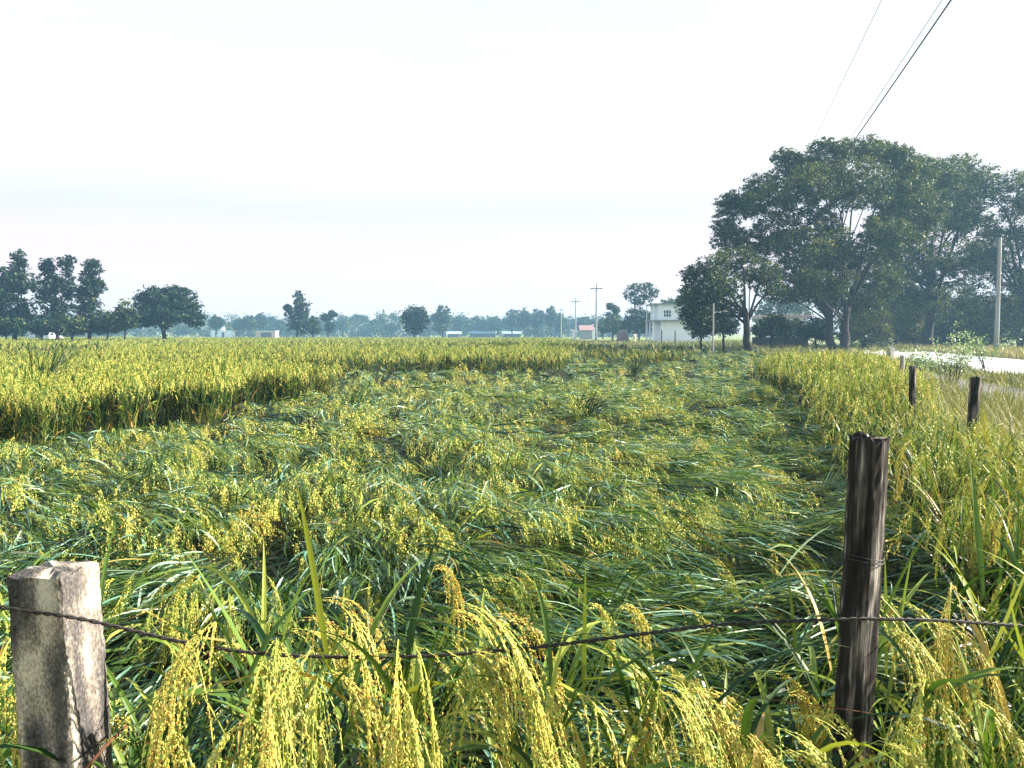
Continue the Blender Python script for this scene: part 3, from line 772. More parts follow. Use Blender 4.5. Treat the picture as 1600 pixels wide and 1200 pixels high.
def make_tree(name, label, cat, base, lobes, trunk_top, trunk_r, size, cover, seed, tone=0.4, group=None, clump=0.28, flatz=0.65, m='tree_leaf', trunks=1, limb_r=0.35, gap=0.0, part='crown', up=True):
    """lobes: (x,y,z,rx,ry,rz) in metres relative to the base; a tapered trunk forks into limbs that reach the lobes, leaf clumps fill the lobes"""
    rg = np.random.RandomState(seed)
    t = thing(name, label, cat, base, group=group)
    g = Geo(); tops = []
    for k in range(trunks):
        ox = (k - (trunks - 1) / 2) * trunk_r * 2.8
        tx = (trunk_top[0] + ox * 1.6, trunk_top[1] + rg.normal(0, .1), trunk_top[2])
        pts = np.array([[ox * (1 - f) + tx[0] * f + rg.normal(0, trunk_r * .25), tx[1] * f, tx[2] * f] for f in np.linspace(0, 1, 7)])
        pts[0] = (ox, 0, -0.05)
        rad = trunk_r * np.array([1.45, 1.1, 1.0, .93, .87, .8, .7])
        tube(g, pts, rad, 9, tone=0.4, wob=0.06, rng=rg); tops.append(pts)
    allc, allr, alltone = [], [], []
    G = Geo()
    for li, (x, y, z, rx, ry, rz) in enumerate(lobes):
        c = np.array([x, y, z])
        pts = tops[li % trunks]
        j = rg.randint(4, 7); s0 = pts[j]
        if s0[2] < c[2] + rz * 0.3 or not up:
            mid = s0 * .5 + c * .5 + np.array([0, 0, 0.12 * np.linalg.norm(c - s0)]) + rg.normal(0, .06 * np.linalg.norm(c - s0), 3)
            q = smooth_path(np.array([s0, mid, c]), 7)
            r0 = trunk_r * limb_r * rg.uniform(.8, 1.2)
            tube(g, q, np.linspace(r0, r0 * .35, 7), 6, tone=0.35, cap=True)
        nc = int(max(6, 26 * (rx * rz) / (clump * clump * (rx + rz) ** 2 / 4 + 1e-6) * 0.22))
        d = unit(rg.normal(size=(nc, 3)))
        rr = rg.uniform(0.05, 1.0, nc) ** 0.5
        cl = c + d * rr[:, None] * np.array([rx, ry, rz])
        if gap: cl = cl[rg.uniform(size=len(cl)) > gap]
        nb = min(len(cl), 7)
        for b in range(nb):
            e = cl[b]; mid = c * .5 + e * .5 + rg.normal(0, .05 * rx, 3)
            r1 = trunk_r * limb_r * .35
            tube(g, [c, mid, e], [r1, r1 * .6, r1 * .25], 4, tone=0.3, cap=False)
        cr_ = clump * (rx + rz) / 2 * rg.uniform(0.6, 1.3, len(cl))
        area = PI * rx * rz
        per = max(6, int(2.0 * cover * area / (0.42 * size * size) / max(1, len(cl))))
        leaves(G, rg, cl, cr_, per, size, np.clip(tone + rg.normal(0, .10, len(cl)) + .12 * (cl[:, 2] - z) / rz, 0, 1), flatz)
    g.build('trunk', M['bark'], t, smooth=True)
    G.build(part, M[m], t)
    return t

def px_lobes(base, d, L):
    """lobes given as seen (px, py, rx, ry [, depth offset]) -> metres relative to base"""
    out = []
    for l in L:
        dd = l[4] if len(l) > 4 else 0.0
        p = P(l[0], l[1], d + dd)
        rx, rz = px2m(l[2], d + dd), px2m(l[3], d + dd)
        out.append((p.x - base[0], dd, p.z - base[2], rx, rx * 0.85, rz))
    return out

def foot(px, d, z=0.0):
    return ((px - 800) / F * d, d, z)

def leafsize(d, k=2.3): return k * d / 804.0

def px_tree(name, label, cat, px, d, L, fork_py, tr_px, seed, tone=0.4, group=None, cover=2.6, clump=0.30, k=2.3, z=0.0, **kw):
    b = foot(px, d, z)
    p = P(kw.pop('fork_px', px), fork_py, d)
    return make_tree(name, label, cat, b, px_lobes(b, d, L), (p.x - b[0], 0, p.z - z), px2m(tr_px, d) / 2, leafsize(d, k), cover, seed, tone, group, clump, **kw)

TG = 'trees on the far side of the field'
# left group
px_tree('tall_tree', 'tall gappy dark tree at the left edge of the photo', 'tree', 24, 100, [(12, 440, 24, 28, 2), (30, 412, 13, 24), (34, 445, 22, 24, -2), (8, 482, 26, 26), (38, 482, 20, 22, 2), (-14, 470, 26, 40), (22, 505, 30, 18)], 500, 7, 1, .22, TG, gap=.3, clump=.24)
px_tree('tall_tree', 'middle tall dark tree of the three close together at the left', 'tree', 90, 103, [(76, 418, 15, 18), (104, 412, 15, 14), (88, 440, 26, 20), (74, 458, 18, 16, 2), (90, 478, 25, 22), (104, 455, 14, 16, -2), (86, 502, 22, 18)], 500, 6, 2, .20, TG, gap=.3, clump=.24)
px_tree('tall_tree', 'right-hand tall dark tree of the three, with a ragged column crown', 'tree', 141, 100, [(143, 418, 15, 17), (140, 445, 21, 20), (153, 448, 13, 11), (138, 475, 22, 18), (142, 500, 26, 20), (128, 460, 12, 14)], 500, 6, 3, .22, TG, gap=.25, clump=.24)
px_tree('broad_tree', 'broad dome-shaped dark tree with its short trunk showing, left of the field', 'tree', 257, 108, [(262, 470, 44, 24), (228, 476, 20, 18), (290, 480, 26, 20), (255, 494, 48, 18, -2), (306, 500, 20, 13), (220, 498, 18, 14), (268, 458, 26, 13)], 508, 7, 4, .22, TG, cover=3.2, clump=.26)
for i, (a, b_, w, h, lab, sd, tn) in enumerate([
    (10, 508, 34, 17, 'low dark bush under the tall tree at the left edge', 5, .30),
    (66, 508, 22, 15, 'low dark bush between the first and second tall trees', 6, .30),
    (112, 508, 26, 16, 'low green bush between the second and third tall trees', 7, .46),
    (168, 506, 24, 17, 'green bush beside the right-hand tall tree', 8, .44),
    (196, 494, 20, 22, 'small leafy tree squeezed against the broad dome tree', 9, .40)]):
    nm = 'small_tree' if i == 4 else 'bush'
    px_tree(nm, lab, 'tree' if i == 4 else 'bush', a, 98, [(a, b_, w, h), (a - w * .5, b_ + 4, w * .6, h * .8, 1.5), (a + w * .5, b_ + 3, w * .55, h * .8, -1.5)], b_ + h * .5, 3, 20 + sd, tn, TG if i == 4 else 'bushes at the left field edge', part='foliage' if i < 4 else 'crown')
# scattered trees to the middle
px_tree('columnar_tree', 'tall narrow dark tree alone near the left middle of the skyline', 'tree', 465, 170, [(466, 466, 9, 13), (472, 482, 13, 16), (463, 494, 15, 15), (470, 508, 18, 14), (449, 482, 6, 6)], 515, 4, 31, .25, TG, cover=2.8)
px_tree('small_tree', 'rounded companion tree tucked against the tall narrow tree', 'tree', 489, 172, [(489, 508, 11, 12), (492, 514, 10, 8)], 518, 3, 32, .38, TG)
px_tree('small_tree', 'small crooked dark tree with a two-tiered crown', 'tree', 513, 205, [(519, 491, 7, 6), (509, 496, 9, 6), (515, 510, 8, 10)], 516, 3, 33, .27, TG)
px_tree('mango_tree', 'dense rounded dark mango-like tree standing alone in the middle', 'tree', 648, 165, [(649, 489, 18, 12), (640, 499, 14, 12), (658, 500, 13, 12), (648, 511, 17, 11), (634, 494, 6, 6)], 518, 4, 34, .22, TG, cover=3.6, clump=.24)
px_tree('gappy_tree', 'pale hazy tree with a gappy crown right of the mango-like tree', 'tree', 692, 240, [(692, 486, 11, 10), (683, 497, 10, 9), (697, 500, 9, 9), (688, 511, 14, 9)], 516, 2.5, 35, .36, TG, gap=.15)
px_tree('leaning_tree', 'mid-distance green tree with a sparse tip left of the thin-topped tree', 'tree', 957, 172, [(956, 500, 14, 14), (950, 513, 16, 11), (966, 510, 14, 12), (954, 478, 6, 6), (962, 484, 6, 7)], 512, 3, 36, .5, TG)
px_tree('thin_topped_tree', 'tall tree with a dark bare trunk and thin see-through crown near the white house', 'tree', 992, 150, [(992, 452, 15, 10), (1010, 449, 13, 9), (985, 462, 13, 8), (1008, 464, 15, 9), (1020, 458, 9, 8), (996, 472, 12, 6)], 466, 2.6, 37, .42, TG, cover=1.5, gap=.18, clump=.34)
px_tree('bushy_tree', 'dark bushy tree under the thin-topped tree beside the white house', 'tree', 998, 156, [(996, 492, 18, 13), (982, 506, 16, 14), (1012, 500, 12, 14), (1000, 512, 22, 10)], 516, 3, 38, .30, TG)
px_tree('green_tree', 'green tree crown rising behind the roof of the white house', 'tree', 1062, 152, [(1050, 474, 18, 8), (1072, 470, 18, 10), (1062, 488, 28, 14)], 500, 3, 39, .5, TG)
px_tree('green_tree', 'hazy green tree filling the gap behind the second house', 'tree', 1225, 128, [(1205, 478, 22, 12), (1232, 474, 24, 14), (1255, 482, 20, 14), (1222, 494, 34, 14), (1190, 490, 18, 14)], 505, 4, 40, .5, TG, cover=1.7, gap=.2)
# the hazy row
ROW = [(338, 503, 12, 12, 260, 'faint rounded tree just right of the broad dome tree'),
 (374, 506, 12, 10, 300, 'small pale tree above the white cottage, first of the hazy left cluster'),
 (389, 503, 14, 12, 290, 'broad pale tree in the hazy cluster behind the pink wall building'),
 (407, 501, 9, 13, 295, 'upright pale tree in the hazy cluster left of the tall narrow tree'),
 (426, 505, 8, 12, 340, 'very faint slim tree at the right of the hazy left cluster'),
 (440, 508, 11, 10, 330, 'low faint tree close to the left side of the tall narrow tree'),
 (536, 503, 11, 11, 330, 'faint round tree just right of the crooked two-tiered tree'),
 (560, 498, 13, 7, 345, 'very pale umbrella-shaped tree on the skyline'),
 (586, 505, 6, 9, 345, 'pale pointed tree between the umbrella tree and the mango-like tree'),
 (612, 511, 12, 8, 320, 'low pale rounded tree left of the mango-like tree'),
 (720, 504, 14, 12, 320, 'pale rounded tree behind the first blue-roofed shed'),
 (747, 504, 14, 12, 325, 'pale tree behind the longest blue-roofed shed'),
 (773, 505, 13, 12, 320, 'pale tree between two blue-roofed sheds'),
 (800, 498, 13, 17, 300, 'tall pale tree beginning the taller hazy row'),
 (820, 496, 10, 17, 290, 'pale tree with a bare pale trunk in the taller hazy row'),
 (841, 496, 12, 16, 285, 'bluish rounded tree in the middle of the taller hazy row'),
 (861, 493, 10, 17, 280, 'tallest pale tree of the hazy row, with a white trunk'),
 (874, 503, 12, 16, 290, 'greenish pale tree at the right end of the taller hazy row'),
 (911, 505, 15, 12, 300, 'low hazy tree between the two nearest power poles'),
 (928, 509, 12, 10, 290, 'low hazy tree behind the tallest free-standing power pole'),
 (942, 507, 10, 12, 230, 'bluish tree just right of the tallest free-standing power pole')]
for i, (a, b_, w, h, d, lab) in enumerate(ROW):
    rr = np.random.RandomState(100 + i)
    L = [(a, b_ - h * .3, w * .7, h * .6), (a - w * .45, b_ + h * .15, w * .6, h * .6, 2), (a + w * .45, b_ + h * .1, w * .6, h * .55, -2), (a + rr.uniform(-3, 3), b_ + h * .55, w * .8, h * .5)]
    if 'umbrella' in lab: L = [(a, b_ - 2, w, 5), (a - 5, b_, w * .6, 4), (a + 6, b_ - 1, w * .6, 4)]
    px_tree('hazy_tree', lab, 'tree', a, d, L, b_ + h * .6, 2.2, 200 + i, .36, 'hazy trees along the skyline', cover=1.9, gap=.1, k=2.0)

# ------------------------------------------------------------------ the big trees on the right
px_tree('slim_tree', 'small spreading tree with a slim dark trunk, left of the huge tree', 'tree', 1169, 53, [
    (1085, 455, 26, 18), (1074, 478, 20, 26, -1), (1092, 505, 26, 20, -1), (1110, 425, 34, 30), (1150, 410, 36, 26, 2), (1125, 450, 42, 26, -1), (1078, 430, 16, 14), (1190, 430, 34, 26, 1), (1100, 480, 36, 26), (1140, 478, 26, 16, 2), (1085, 495, 22, 20), (1205, 455, 26, 14)],
    482, 12, 51, .46, cover=2.3, clump=.18, k=1.8, fork_px=1165, limb_r=.36)
px_tree('huge_tree', 'huge spreading shade tree with thick twin trunks, right of centre', 'tree', 1308, 64, [
    (1195, 290, 36, 22), (1245, 262, 40, 24, 2), (1300, 236, 40, 22), (1345, 232, 44, 20, 1), (1375, 244, 46, 22, 3), (1425, 268, 44, 24, 2), (1440, 262, 36, 20, 6), (1400, 246, 34, 18, 2), (1470, 280, 40, 26, 8), (1288, 352, 30, 22, -2), (1372, 352, 26, 22, 1), (1262, 268, 40, 30), (1160, 318, 30, 26), (1135, 352, 26, 24), (1205, 320, 46, 36, -3), (1270, 300, 54, 44, -3), (1340, 290, 56, 44, -2), (1400, 310, 50, 44, 1), (1140, 375, 30, 24), (1190, 380, 44, 34, 2), (1250, 380, 52, 40, -3), (1390, 375, 48, 40, -2), (1440, 330, 40, 50, 3), (1290, 440, 50, 34), (1235, 430, 36, 26), (1370, 440, 44, 34, 2), (1330, 405, 34, 30, 2), (1258, 456, 30, 18, -3), (1222, 462, 30, 14, 3), (1268, 435, 34, 20, -4), (1300, 375, 34, 26, -2), (1285, 405, 40, 26), (1345, 470, 34, 30, 2), (1290, 470, 22, 20, 1), (1225, 244, 22, 14), (1140, 320, 24, 20)],
    480, 13, 52, .56, cover=2.5, clump=.17, k=1.7, trunks=2, limb_r=.24, gap=.10)
px_tree('roadside_tree', 'large leafy tree behind the huge tree, beyond the road', 'tree', 1452, 78, [
    (1445, 280, 46, 26), (1495, 266, 38, 26), (1480, 300, 50, 40), (1430, 330, 44, 40), (1500, 350, 46, 40, 2), (1440, 400, 50, 44), (1490, 420, 44, 34), (1400, 440, 46, 40), (1450, 470, 56, 36), (1390, 400, 40, 36), (1530, 400, 30, 30), (1520, 290, 24, 22), (1400, 360, 40, 36)],
    450, 14, 53, .62, cover=1.9, clump=.18, k=1.8, gap=.12)
px_tree('roadside_tree', 'leafy tree leaning out of the right edge behind the roadside pole', 'tree', 1600, 74, [
    (1540, 290, 36, 34), (1590, 300, 40, 36), (1630, 330, 50, 50), (1550, 420, 36, 34), (1600, 440, 44, 40), (1520, 470, 40, 36), (1580, 490, 44, 34), (1645, 430, 40, 60), (1515, 330, 30, 28), (1560, 360, 34, 30), (1545, 395, 36, 30), (1605, 380, 40, 30)],
    470, 12, 54, .55, cover=1.5, clump=.18, k=1.8, gap=.25)
BU = 'bushes under the roadside trees'
for (a, b_, w, h, d, lab, sd, tn, cv) in [
    (1130, 505, 22, 20, 60, 'round green bush left of the slim dark trunk', 61, .5, 2.4),
    (1095, 512, 14, 17, 62, 'small green shrub in front of the white house wall', 62, .56, 2.2),
    (1205, 510, 30, 20, 66, 'dark bush right of the slim trunk, before the second house', 63, .4, 2.6),
    (1240, 514, 20, 17, 80, 'mid green bush half covering the second house', 60, .5, 2.4),
    (1275, 515, 26, 20, 70, 'dark thicket beside the twin trunks', 64, .25, 3.0),
    (1350, 500, 40, 42, 72, 'olive creeper-hung thicket right of the twin trunks', 65, .8, 2.8),
    (1400, 490, 44, 52, 84, 'tall olive thicket beyond the road, left part', 66, .78, 2.8),
    (1460, 500, 46, 44, 86, 'dark tall thicket beyond the road, behind the pale-leaved shrub', 67, .55, 2.8),
    (1520, 505, 42, 40, 84, 'olive thicket beyond the road, left of the roadside pole', 68, .72, 2.8),
    (1590, 500, 40, 40, 80, 'dark thicket beyond the road at the right edge', 69, .62, 2.8)]:
    px_tree('bush', lab, 'bush', a, d, [(a, b_, w, h), (a - w * .5, b_ + h * .3, w * .6, h * .7, 2), (a + w * .5, b_ + h * .3, w * .6, h * .7, -1), (a, b_ - h * .4, w * .7, h * .5, 1)], b_ + h * .4, 4, sd, tn, BU, cover=cv, clump=.28, k=2.1, part='foliage')

# pale-leaved shrub on the verge
def verge_shrub(px, py, d, h, n, seed, label, tone, m='pale_leaf', per=26, lsz=.07):
    rg = np.random.RandomState(seed); b = foot(px, d, 0)
    t = thing('roadside_shrub', label, 'shrub', b, group='shrubs on the verge')
    g = Geo(); G = Geo()
    for i in range(n):
        az = rg.uniform(0, 2 * PI); 
        s_ = spines(np.array([[rg.normal(0, .1), rg.normal(0, .1), 0]]), np.array([az]), np.array([rg.uniform(1.0, 1.5)]), np.array([rg.uniform(-.1, .5)]), np.array([h * rg.uniform(.6, 1.08)]), 7)[0]
        tube(g, s_, np.linspace(.011, .004, 7), 5, tone=.6)
        leaves(G, rg, s_[3:], .22, per // 2, lsz, np.clip(tone + rg.normal(0, .1, 4), 0, 1), .8)
    g.build('stems', M['bark'], t); G.build('foliage', M[m], t)
verge_shrub(1488, 560, 25, 1.75, 16, 71, 'thin-stemmed shrub with whitish green leaves in front of the road', .72)
verge_shrub(1440, 560, 29, 1.1, 9, 72, 'low pale green shrub leaning over the dirt track', .5)
verge_shrub(1540, 560, 33, 1.7, 12, 73, 'darker green shrub against the pale road near the pole', .30)

# verge grass
def blades(g, rg, x, y, z, h, w, tone, k=4):
    n = len(x); a = rg.uniform(0, 2 * PI, n)
    s_ = spines(np.stack([x, y, z], -1), a, rg.uniform(.8, 1.5, n), rg.uniform(.1, 1.3, n), h, k, 1.5)
    ribbons(g, s_, w, a, tone, 0, roll=rg.normal(0, .3, n))
rg = np.random.RandomState(77)
g = Geo()
n = 46000
y = rg.uniform(7, 70, n) ** 1.0; y = 6 + (rg.uniform(0, 1, n) ** 1.8) * 70
c = rg.uniform(2.0, 10.3, n); x = .255 * y + c
inf = poly_in(x, y, FIELD)
tr_ = (c > 5.9 + .5 * vnoise(x, y, 1.5, 2)) & (c < 8.0 + .5 * vnoise(x, y, 1.4, 3)) & (y > 9)
k = ~inf & (~tr_ | (rg.uniform(size=n) < .035)) & (x < .78 * y + 1)
k &= ~((c > 8) & (y > 34) & (rg.uniform(size=n) < .5))
x, y = x[k], y[k]; n = len(x)
hump = .20 + .45 * vnoise(x, y, 2.0, 4)
hump *= np.where(x - .255 * y > 8, .75, 1.0)
hump += np.where((x - .255 * y < 5.2) & (y < 22), .22, 0)
blades(g, rg, x, y, np.zeros(n), hump * rg.uniform(.7, 1.5, n), np.clip(.0045 * y / 9, .005, .03) * rg.uniform(.7, 1.3, n), np.clip(.08 + .62 * vnoise(x, y, 1.2, 7) + rg.normal(0, .12, n), 0, 1))
tag(g.build('verge_grass', M['verge']), 'dry yellow-brown grass on the verge between the fence and the road', 'grass', None, 'stuff')
g = Geo(); n = 16000
y = 38 + rg.uniform(0, 1, n) * 60; c = 17.3 + np.abs(rg.normal(0, 5, n)); x = .255 * y + c
blades(g, rg, x, y, np.zeros(n), rg.uniform(.3, .75, n), np.full(n, .03), np.clip(.62 + rg.normal(0, .14, n), 0, 1), 3)
tag(g.build('roadside_grass', M['verge']), 'yellow grass along the far edge of the road', 'grass', None, 'stuff')
g = Geo(); n = 16000
y = rg.uniform(62, 140, n); x = rg.uniform(10, 40, n)
blades(g, rg, x, y, np.zeros(n), rg.uniform(.25, .8, n), np.full(n, .05), np.clip(.38 + .4 * (vnoise(x, y, 5, 2) - .5) + rg.normal(0, .12, n), 0, 1), 3)
k = None
tag(g.build('rough_grass', M['verge']), 'rough green and brown grass in front of the houses', 'grass', None, 'stuff')

# far treeline
g = Geo(); rg = np.random.RandomState(88)
n = 1300
x = rg.uniform(-230, 75, n); y = rg.uniform(318, 385, n)
top = 4.5 + 4.5 * vnoise(x, y * 0, 9, 3) + 2.5 * vnoise(x, y * 0, 3, 4)
cl = np.stack([x, y, rg.uniform(.1, 1, n) * top], -1)
leaves(g, rg, cl, 2.2, 60, .8, np.clip(rg.normal(.4, .1, n), 0, 1), .8)
tag(g.build('far_treeline', M['tree_leaf']), 'low bluish band of distant trees along the horizon', 'trees', None, 'stuff')

# ------------------------------------------------------------------ poles and overhead wires
def power_pole(px, top, d, label, r=0.16, arm=True, z=0.0, grp='power poles along the field', wood=False):
    p = P(px, top, d); h = p.z - z
    t = thing('power_pole', label, 'power pole', (p.x, d, z), group=grp)
    g = Geo(); hh = h - (0.9 if arm else 0)
    tube(g, [(0, 0, f * hh) for f in np.linspace(0, 1, 6)], r * np.linspace(1.15, .72, 6), 10, tone=.55)
    g.build('pole', M['pole'], t, smooth=True)
    if arm:
        g = Geo(); tube(g, [(0, 0, hh), (0, 0, h)], r * .42, 8, tone=.5); g.build('pole_top', M['iron'], t)
        g = Geo(); box(g, -1.05, 1.05, -.06, .06, hh - .02, hh + .12); a = g.build('cross_arm', M['iron'], t)
        for xx in (-.95, .95):
            g = Geo(); tube(g, [(xx, 0, hh + .12), (xx, 0, hh + .2), (xx, 0, hh + .34)], [.03, .07, .045], 8); g.build('insulator', M['white'], a)
    return t
power_pole(932, 443, 138, 'tallest free-standing power pole with a cross-arm, left of the white house')
power_pole(899.5, 465, 183, 'second free-standing power pole, with a small cross-arm')
power_pole(877, 480, 236, 'faintest free-standing power pole, against the hazy tree row')
power_pole(1115, 474, 49, 'short pale pole in front of the slim tree, left of its trunk', .05, False)
power_pole(1563, 371, 60, 'bare grey roadside pole at the right edge, in front of the trees', .16, False, .1)
POLE = power_pole(1172, 425, 106, 'power pole mostly hidden behind the slim tree', .14, True)

def overhead(c_near, h_near, pts, r, label):
    g = Geo(); tube(g, pts, r, 6, tone=.3)
    return tag(g.build('overhead_wire', M['cable'], smooth=True), label, 'overhead wire', 'overhead wires along the road')
dz = math.tan(R(14.3))
for (a, h, r, lab) in [(4.42, 6.5, .018, 'thickest overhead wire, crossing the top right corner of the sky'),
                       (4.28, 6.55, .007, 'thin overhead wire close beside the thickest one'),
                       (3.10, 6.55, .0055, 'faint overhead wire, farthest left of the three in the sky')]:
    pts = []
    for f in np.linspace(-12, 106, 60):
        u = (f + 12) / 118
        sag = 1.0 * 4 * u * (1 - u)
        # height eases from the span over the verge to the far pole
        zz = EYE + h + 0.55 - sag * 0.55 + (P(1172, 425, 106).z - EYE - h - .55) * max(0, (u - .55) / .45) ** 1.6
        xx = f * dz + a / math.cos(R(14.3))
        if u > .55: xx = xx + ((P(1172, 425, 106).x + (a - 4.0)) - (106 * dz + a / math.cos(R(14.3)))) * ((u - .55) / .45) ** 1.6
        pts.append((xx, f, zz))
    overhead(a, h, pts, r, lab)

# white concrete marker posts at the far edge of the field
for (px, top, d, w, lab) in [(896, 515, 150, .45, 'short white marker post beside the second power pole'), (1034, 516, 100, .14, 'thin dark gate post in front of the white house'), (1055, 517, 100, .14, 'second thin post in front of the white house wall')]:
    p = P(px, top, d); g = post_mesh(square_sec(w, w, 2, .02), p.z, 6, .004, np.random.RandomState(int(px)), .004)
    tag(g.build('short_post', M['white'] if w > .3 else M['iron'], loc=(p.x, d, 0)), lab, 'post')

# ------------------------------------------------------------------ buildings
def bx(name, m, parent, x0, x1, y0, y1, z0, z1, tone=.5):
    g = Geo(); box(g, x0, x1, y0, y1, z0, z1, tone); return g.build(name, m, parent)

def wall_with_holes(name, m, parent, x0, x1, y0, y1, z0, z1, holes):
    """front wall slab with real openings (x0,x1,z0,z1)"""
    g = Geo()
    xs = sorted({x0, x1, *[h[0] for h in holes], *[h[1] for h in holes]}); zs = sorted({z0, z1, *[h[2] for h in holes], *[h[3] for h in holes]})
    for i in range(len(xs) - 1):
        for j in range(len(zs) - 1):
            cx, cz = (xs[i] + xs[i + 1]) / 2, (zs[j] + zs[j + 1]) / 2
            if any(h[0] < cx < h[1] and h[2] < cz < h[3] for h in holes): continue
            box(g, xs[i], xs[i + 1], y0, y1, zs[j], zs[j + 1], .55)
    return g.build(name, m, parent)

def window(parent, x0, x1, z0, z1, y, nx=2, nz=2):
    w = bpy.data.objects.new('window', None); COL.objects.link(w); w.parent = parent
    g = Geo(); t = .09
    box(g, x0, x0 + t, y - .05, y + .08, z0, z1); box(g, x1 - t, x1, y - .05, y + .08, z0, z1)
    box(g, x0 + t, x1 - t, y - .05, y + .08, z0, z0 + t); box(g, x0 + t, x1 - t, y - .05, y + .08, z1 - t, z1)
    for i in range(1, nx):
        xx = x0 + (x1 - x0) * i / nx; box(g, xx - .035, xx + .035, y - .04, y + .06, z0 + t, z1 - t)
    for i in range(1, nz):
        zz = z0 + (z1 - z0) * i / nz
        for k in range(nx):
            xa = x0 + t if k == 0 else x0 + (x1 - x0) * k / nx + .036; xb = x1 - t if k == nx - 1 else x0 + (x1 - x0) * (k + 1) / nx - .036
            box(g, xa, xb, y - .035, y + .05, zz - .03, zz + .03)
    g.build('frame', M['white'], w)
    bx('pane', M['glass'], w, x0 + .02, x1 - .02, y + .09, y + .12, z0 + .02, z1 - .02)

# white two-storey house, partly behind the slim tree
D = 122.0; b = foot(1027, D)
H = thing('two_storey_house', 'white two-storey house half hidden by the slim tree', 'house', b)
s = D / F
zt = P(0, 476, D).z; zm = P(0, 502, D).z
wx = (1042 - 1027) * s
wall_with_holes('upper_wall', M['white'], H, 0.0, 8.2, 0, .25, zm + .22, zt, [(wx - .62, wx + .62, P(0, 496, D).z, P(0, 484, D).z)])
window(H, wx - .62, wx + .62, P(0, 496, D).z, P(0, 484, D).z, .06, 3, 2)
bx('side_wall', M['white'], H, 0.0, .25, .25, 6.5, zm + .22, zt)
bx('side_wall', M['white'], H, 7.95, 8.2, .25, 6.5, 0, zt)
bx('back_wall', M['white'], H, 0.25, 7.95, 6.25, 6.5, zm + .22, zt)
bx('floor_slab', M['grey'], H, -.95, 8.3, -.35, 6.6, zm, zm + .2)
bx('roof', M['grey'], H, -.75, 8.5, -.45, 6.8, zt + .002, zt + .2)
bx('lower_wall', M['white'], H, .55, 7.94, .35, .6, 0, zm - .002, .6)
bx('lower_wall', M['white'], H, .55, .8, .602, 6.4, 0, zm - .002, .6)
for yy in (.1, 3.0, 6.0): bx('pillar', M['white'], H, -.75, -.5, yy, yy + .25, 0, zm - .002)
for yy in (.0, 5.9): bx('balcony_post', M['white'], H, -.75, -.6, yy, yy + .15, zm + .202, zt)
g = Geo()
for zz in (.5, .95): box(g, -.72, -.64, .16, 5.88, zm + .2 + zz, zm + .25 + zz)
g.build('railing', M['grey'], H)
# second house behind the trees
D = 92.0; b = foot(1236, D)
H = thing('small_house', 'small whitish house glimpsed between the slim trunk and the twin trunks', 'house', b)
s = D / F; zt = P(0, 497, D).z
wall_with_holes('wall', M['white'], H, -2.6, 1.6, 0, .22, 0, zt, [(.1, 1.0, 1.0, 2.1)])
window(H, .1, 1.0, 1.0, 2.1, .05)
bx('side_wall', M['white'], H, -2.6, -2.38, .222, 5, 0, zt); bx('side_wall', M['white'], H, 1.38, 1.6, .222, 5, 0, zt)
g = Geo(); box(g, -3.0, 2.1, -.7, 5.4, zt + .002, zt + .16); box(g, -2.95, 2.05, -.65, 5.35, zt + .161, zt + .36, .7)
g.build('roof', M['pink'], H)
# low dark wall
D = 76.0
g = Geo(); a0, a1 = foot(1176, D), foot(1262, D)
box(g, a0[0], a1[0], D, D + .3, 0, P(0, 527, D).z, .4)
rgx = np.random.RandomState(4)
for xx in np.arange(a0[0] + .4, a1[0] - .2, 1.2): box(g, xx, xx + .32, D - .045, D - .001, 0, P(0, 527, D).z + .04, .35)
tag(g.build('low_wall', M['brown']), 'low dark brown wall between the slim trunk and the twin trunks', 'wall')

def cottage(name, label, px0, px1, top, d, wm, rm, holes=(), roof='flat', dep=4.0, cat='building', over=.15):
    x0 = (px0 - 800) / F * d; x1 = (px1 - 800) / F * d; w = x1 - x0
    t = thing(name, label, cat, ((x0 + x1) / 2, d, 0)); h = P(0, top, d).z
    hw = h - (.14 if roof == 'flat' else h * .36)
    wall_with_holes('wall', wm, t, -w / 2, w / 2, 0, .2, 0, hw, list(holes))
    bx('side_wall', wm, t, -w / 2, -w / 2 + .2, .202, dep, 0, hw); bx('side_wall', wm, t, w / 2 - .2, w / 2, .202, dep, 0, hw)
    bx('back_wall', wm, t, -w / 2 + .202, w / 2 - .202, dep - .2, dep, 0, hw)
    for hl in holes: bx('window', M['glass'], t, hl[0] + .004, hl[1] - .004, .1, .13, hl[2] + .004, hl[3] - .004)
    if roof == 'flat': bx('roof', rm, t, -w / 2 - over, w / 2 + over, -over, dep + over, hw + .002, h)
    else:
        g = Geo(); e = over + .3; y0, y1, ym = -e, dep + e, dep / 2
        v = []
        for z_ in (0, .12):
            for xx in (-w / 2 - e, w / 2 + e): v += [(xx, y0, hw - .1 + z_), (xx, ym, h - .12 + z_), (xx, y1, hw - .1 + z_)]
        q = [(6, 9, 10, 7), (7, 10, 11, 8), (0, 1, 4, 3), (1, 2, 5, 4), (0, 3, 9, 6), (2, 8, 11, 5)]
        q2 = [(0, 6, 7, 1), (1, 7, 8, 2), (3, 4, 10, 9), (4, 5, 11, 10)]
        g.add(v, q + q2, tone=.5); g.build('roof', rm, t)
    return t
t = cottage('white_cottage', 'small white flat-roofed building in front of the hazy trees at the left', 331, 362, 516, 290, M['white'], M['white'], [(-2.2, -1.3, 1.3, 2.2), (.2, 1.1, .2, 2.0)])
g = Geo(); box(g, -1.6, .2, 1.2, 3.4, P(0, 516, 290).z + .003, P(0, 511, 290).z); g.build('roof_room', M['white'], t)
cottage('pink_building', 'low pinkish building with a brown open front, right of the white cottage', 400, 431, 517, 270, M['pink'], M['white'], [(-1.6, 2.0, .05, 1.9)])
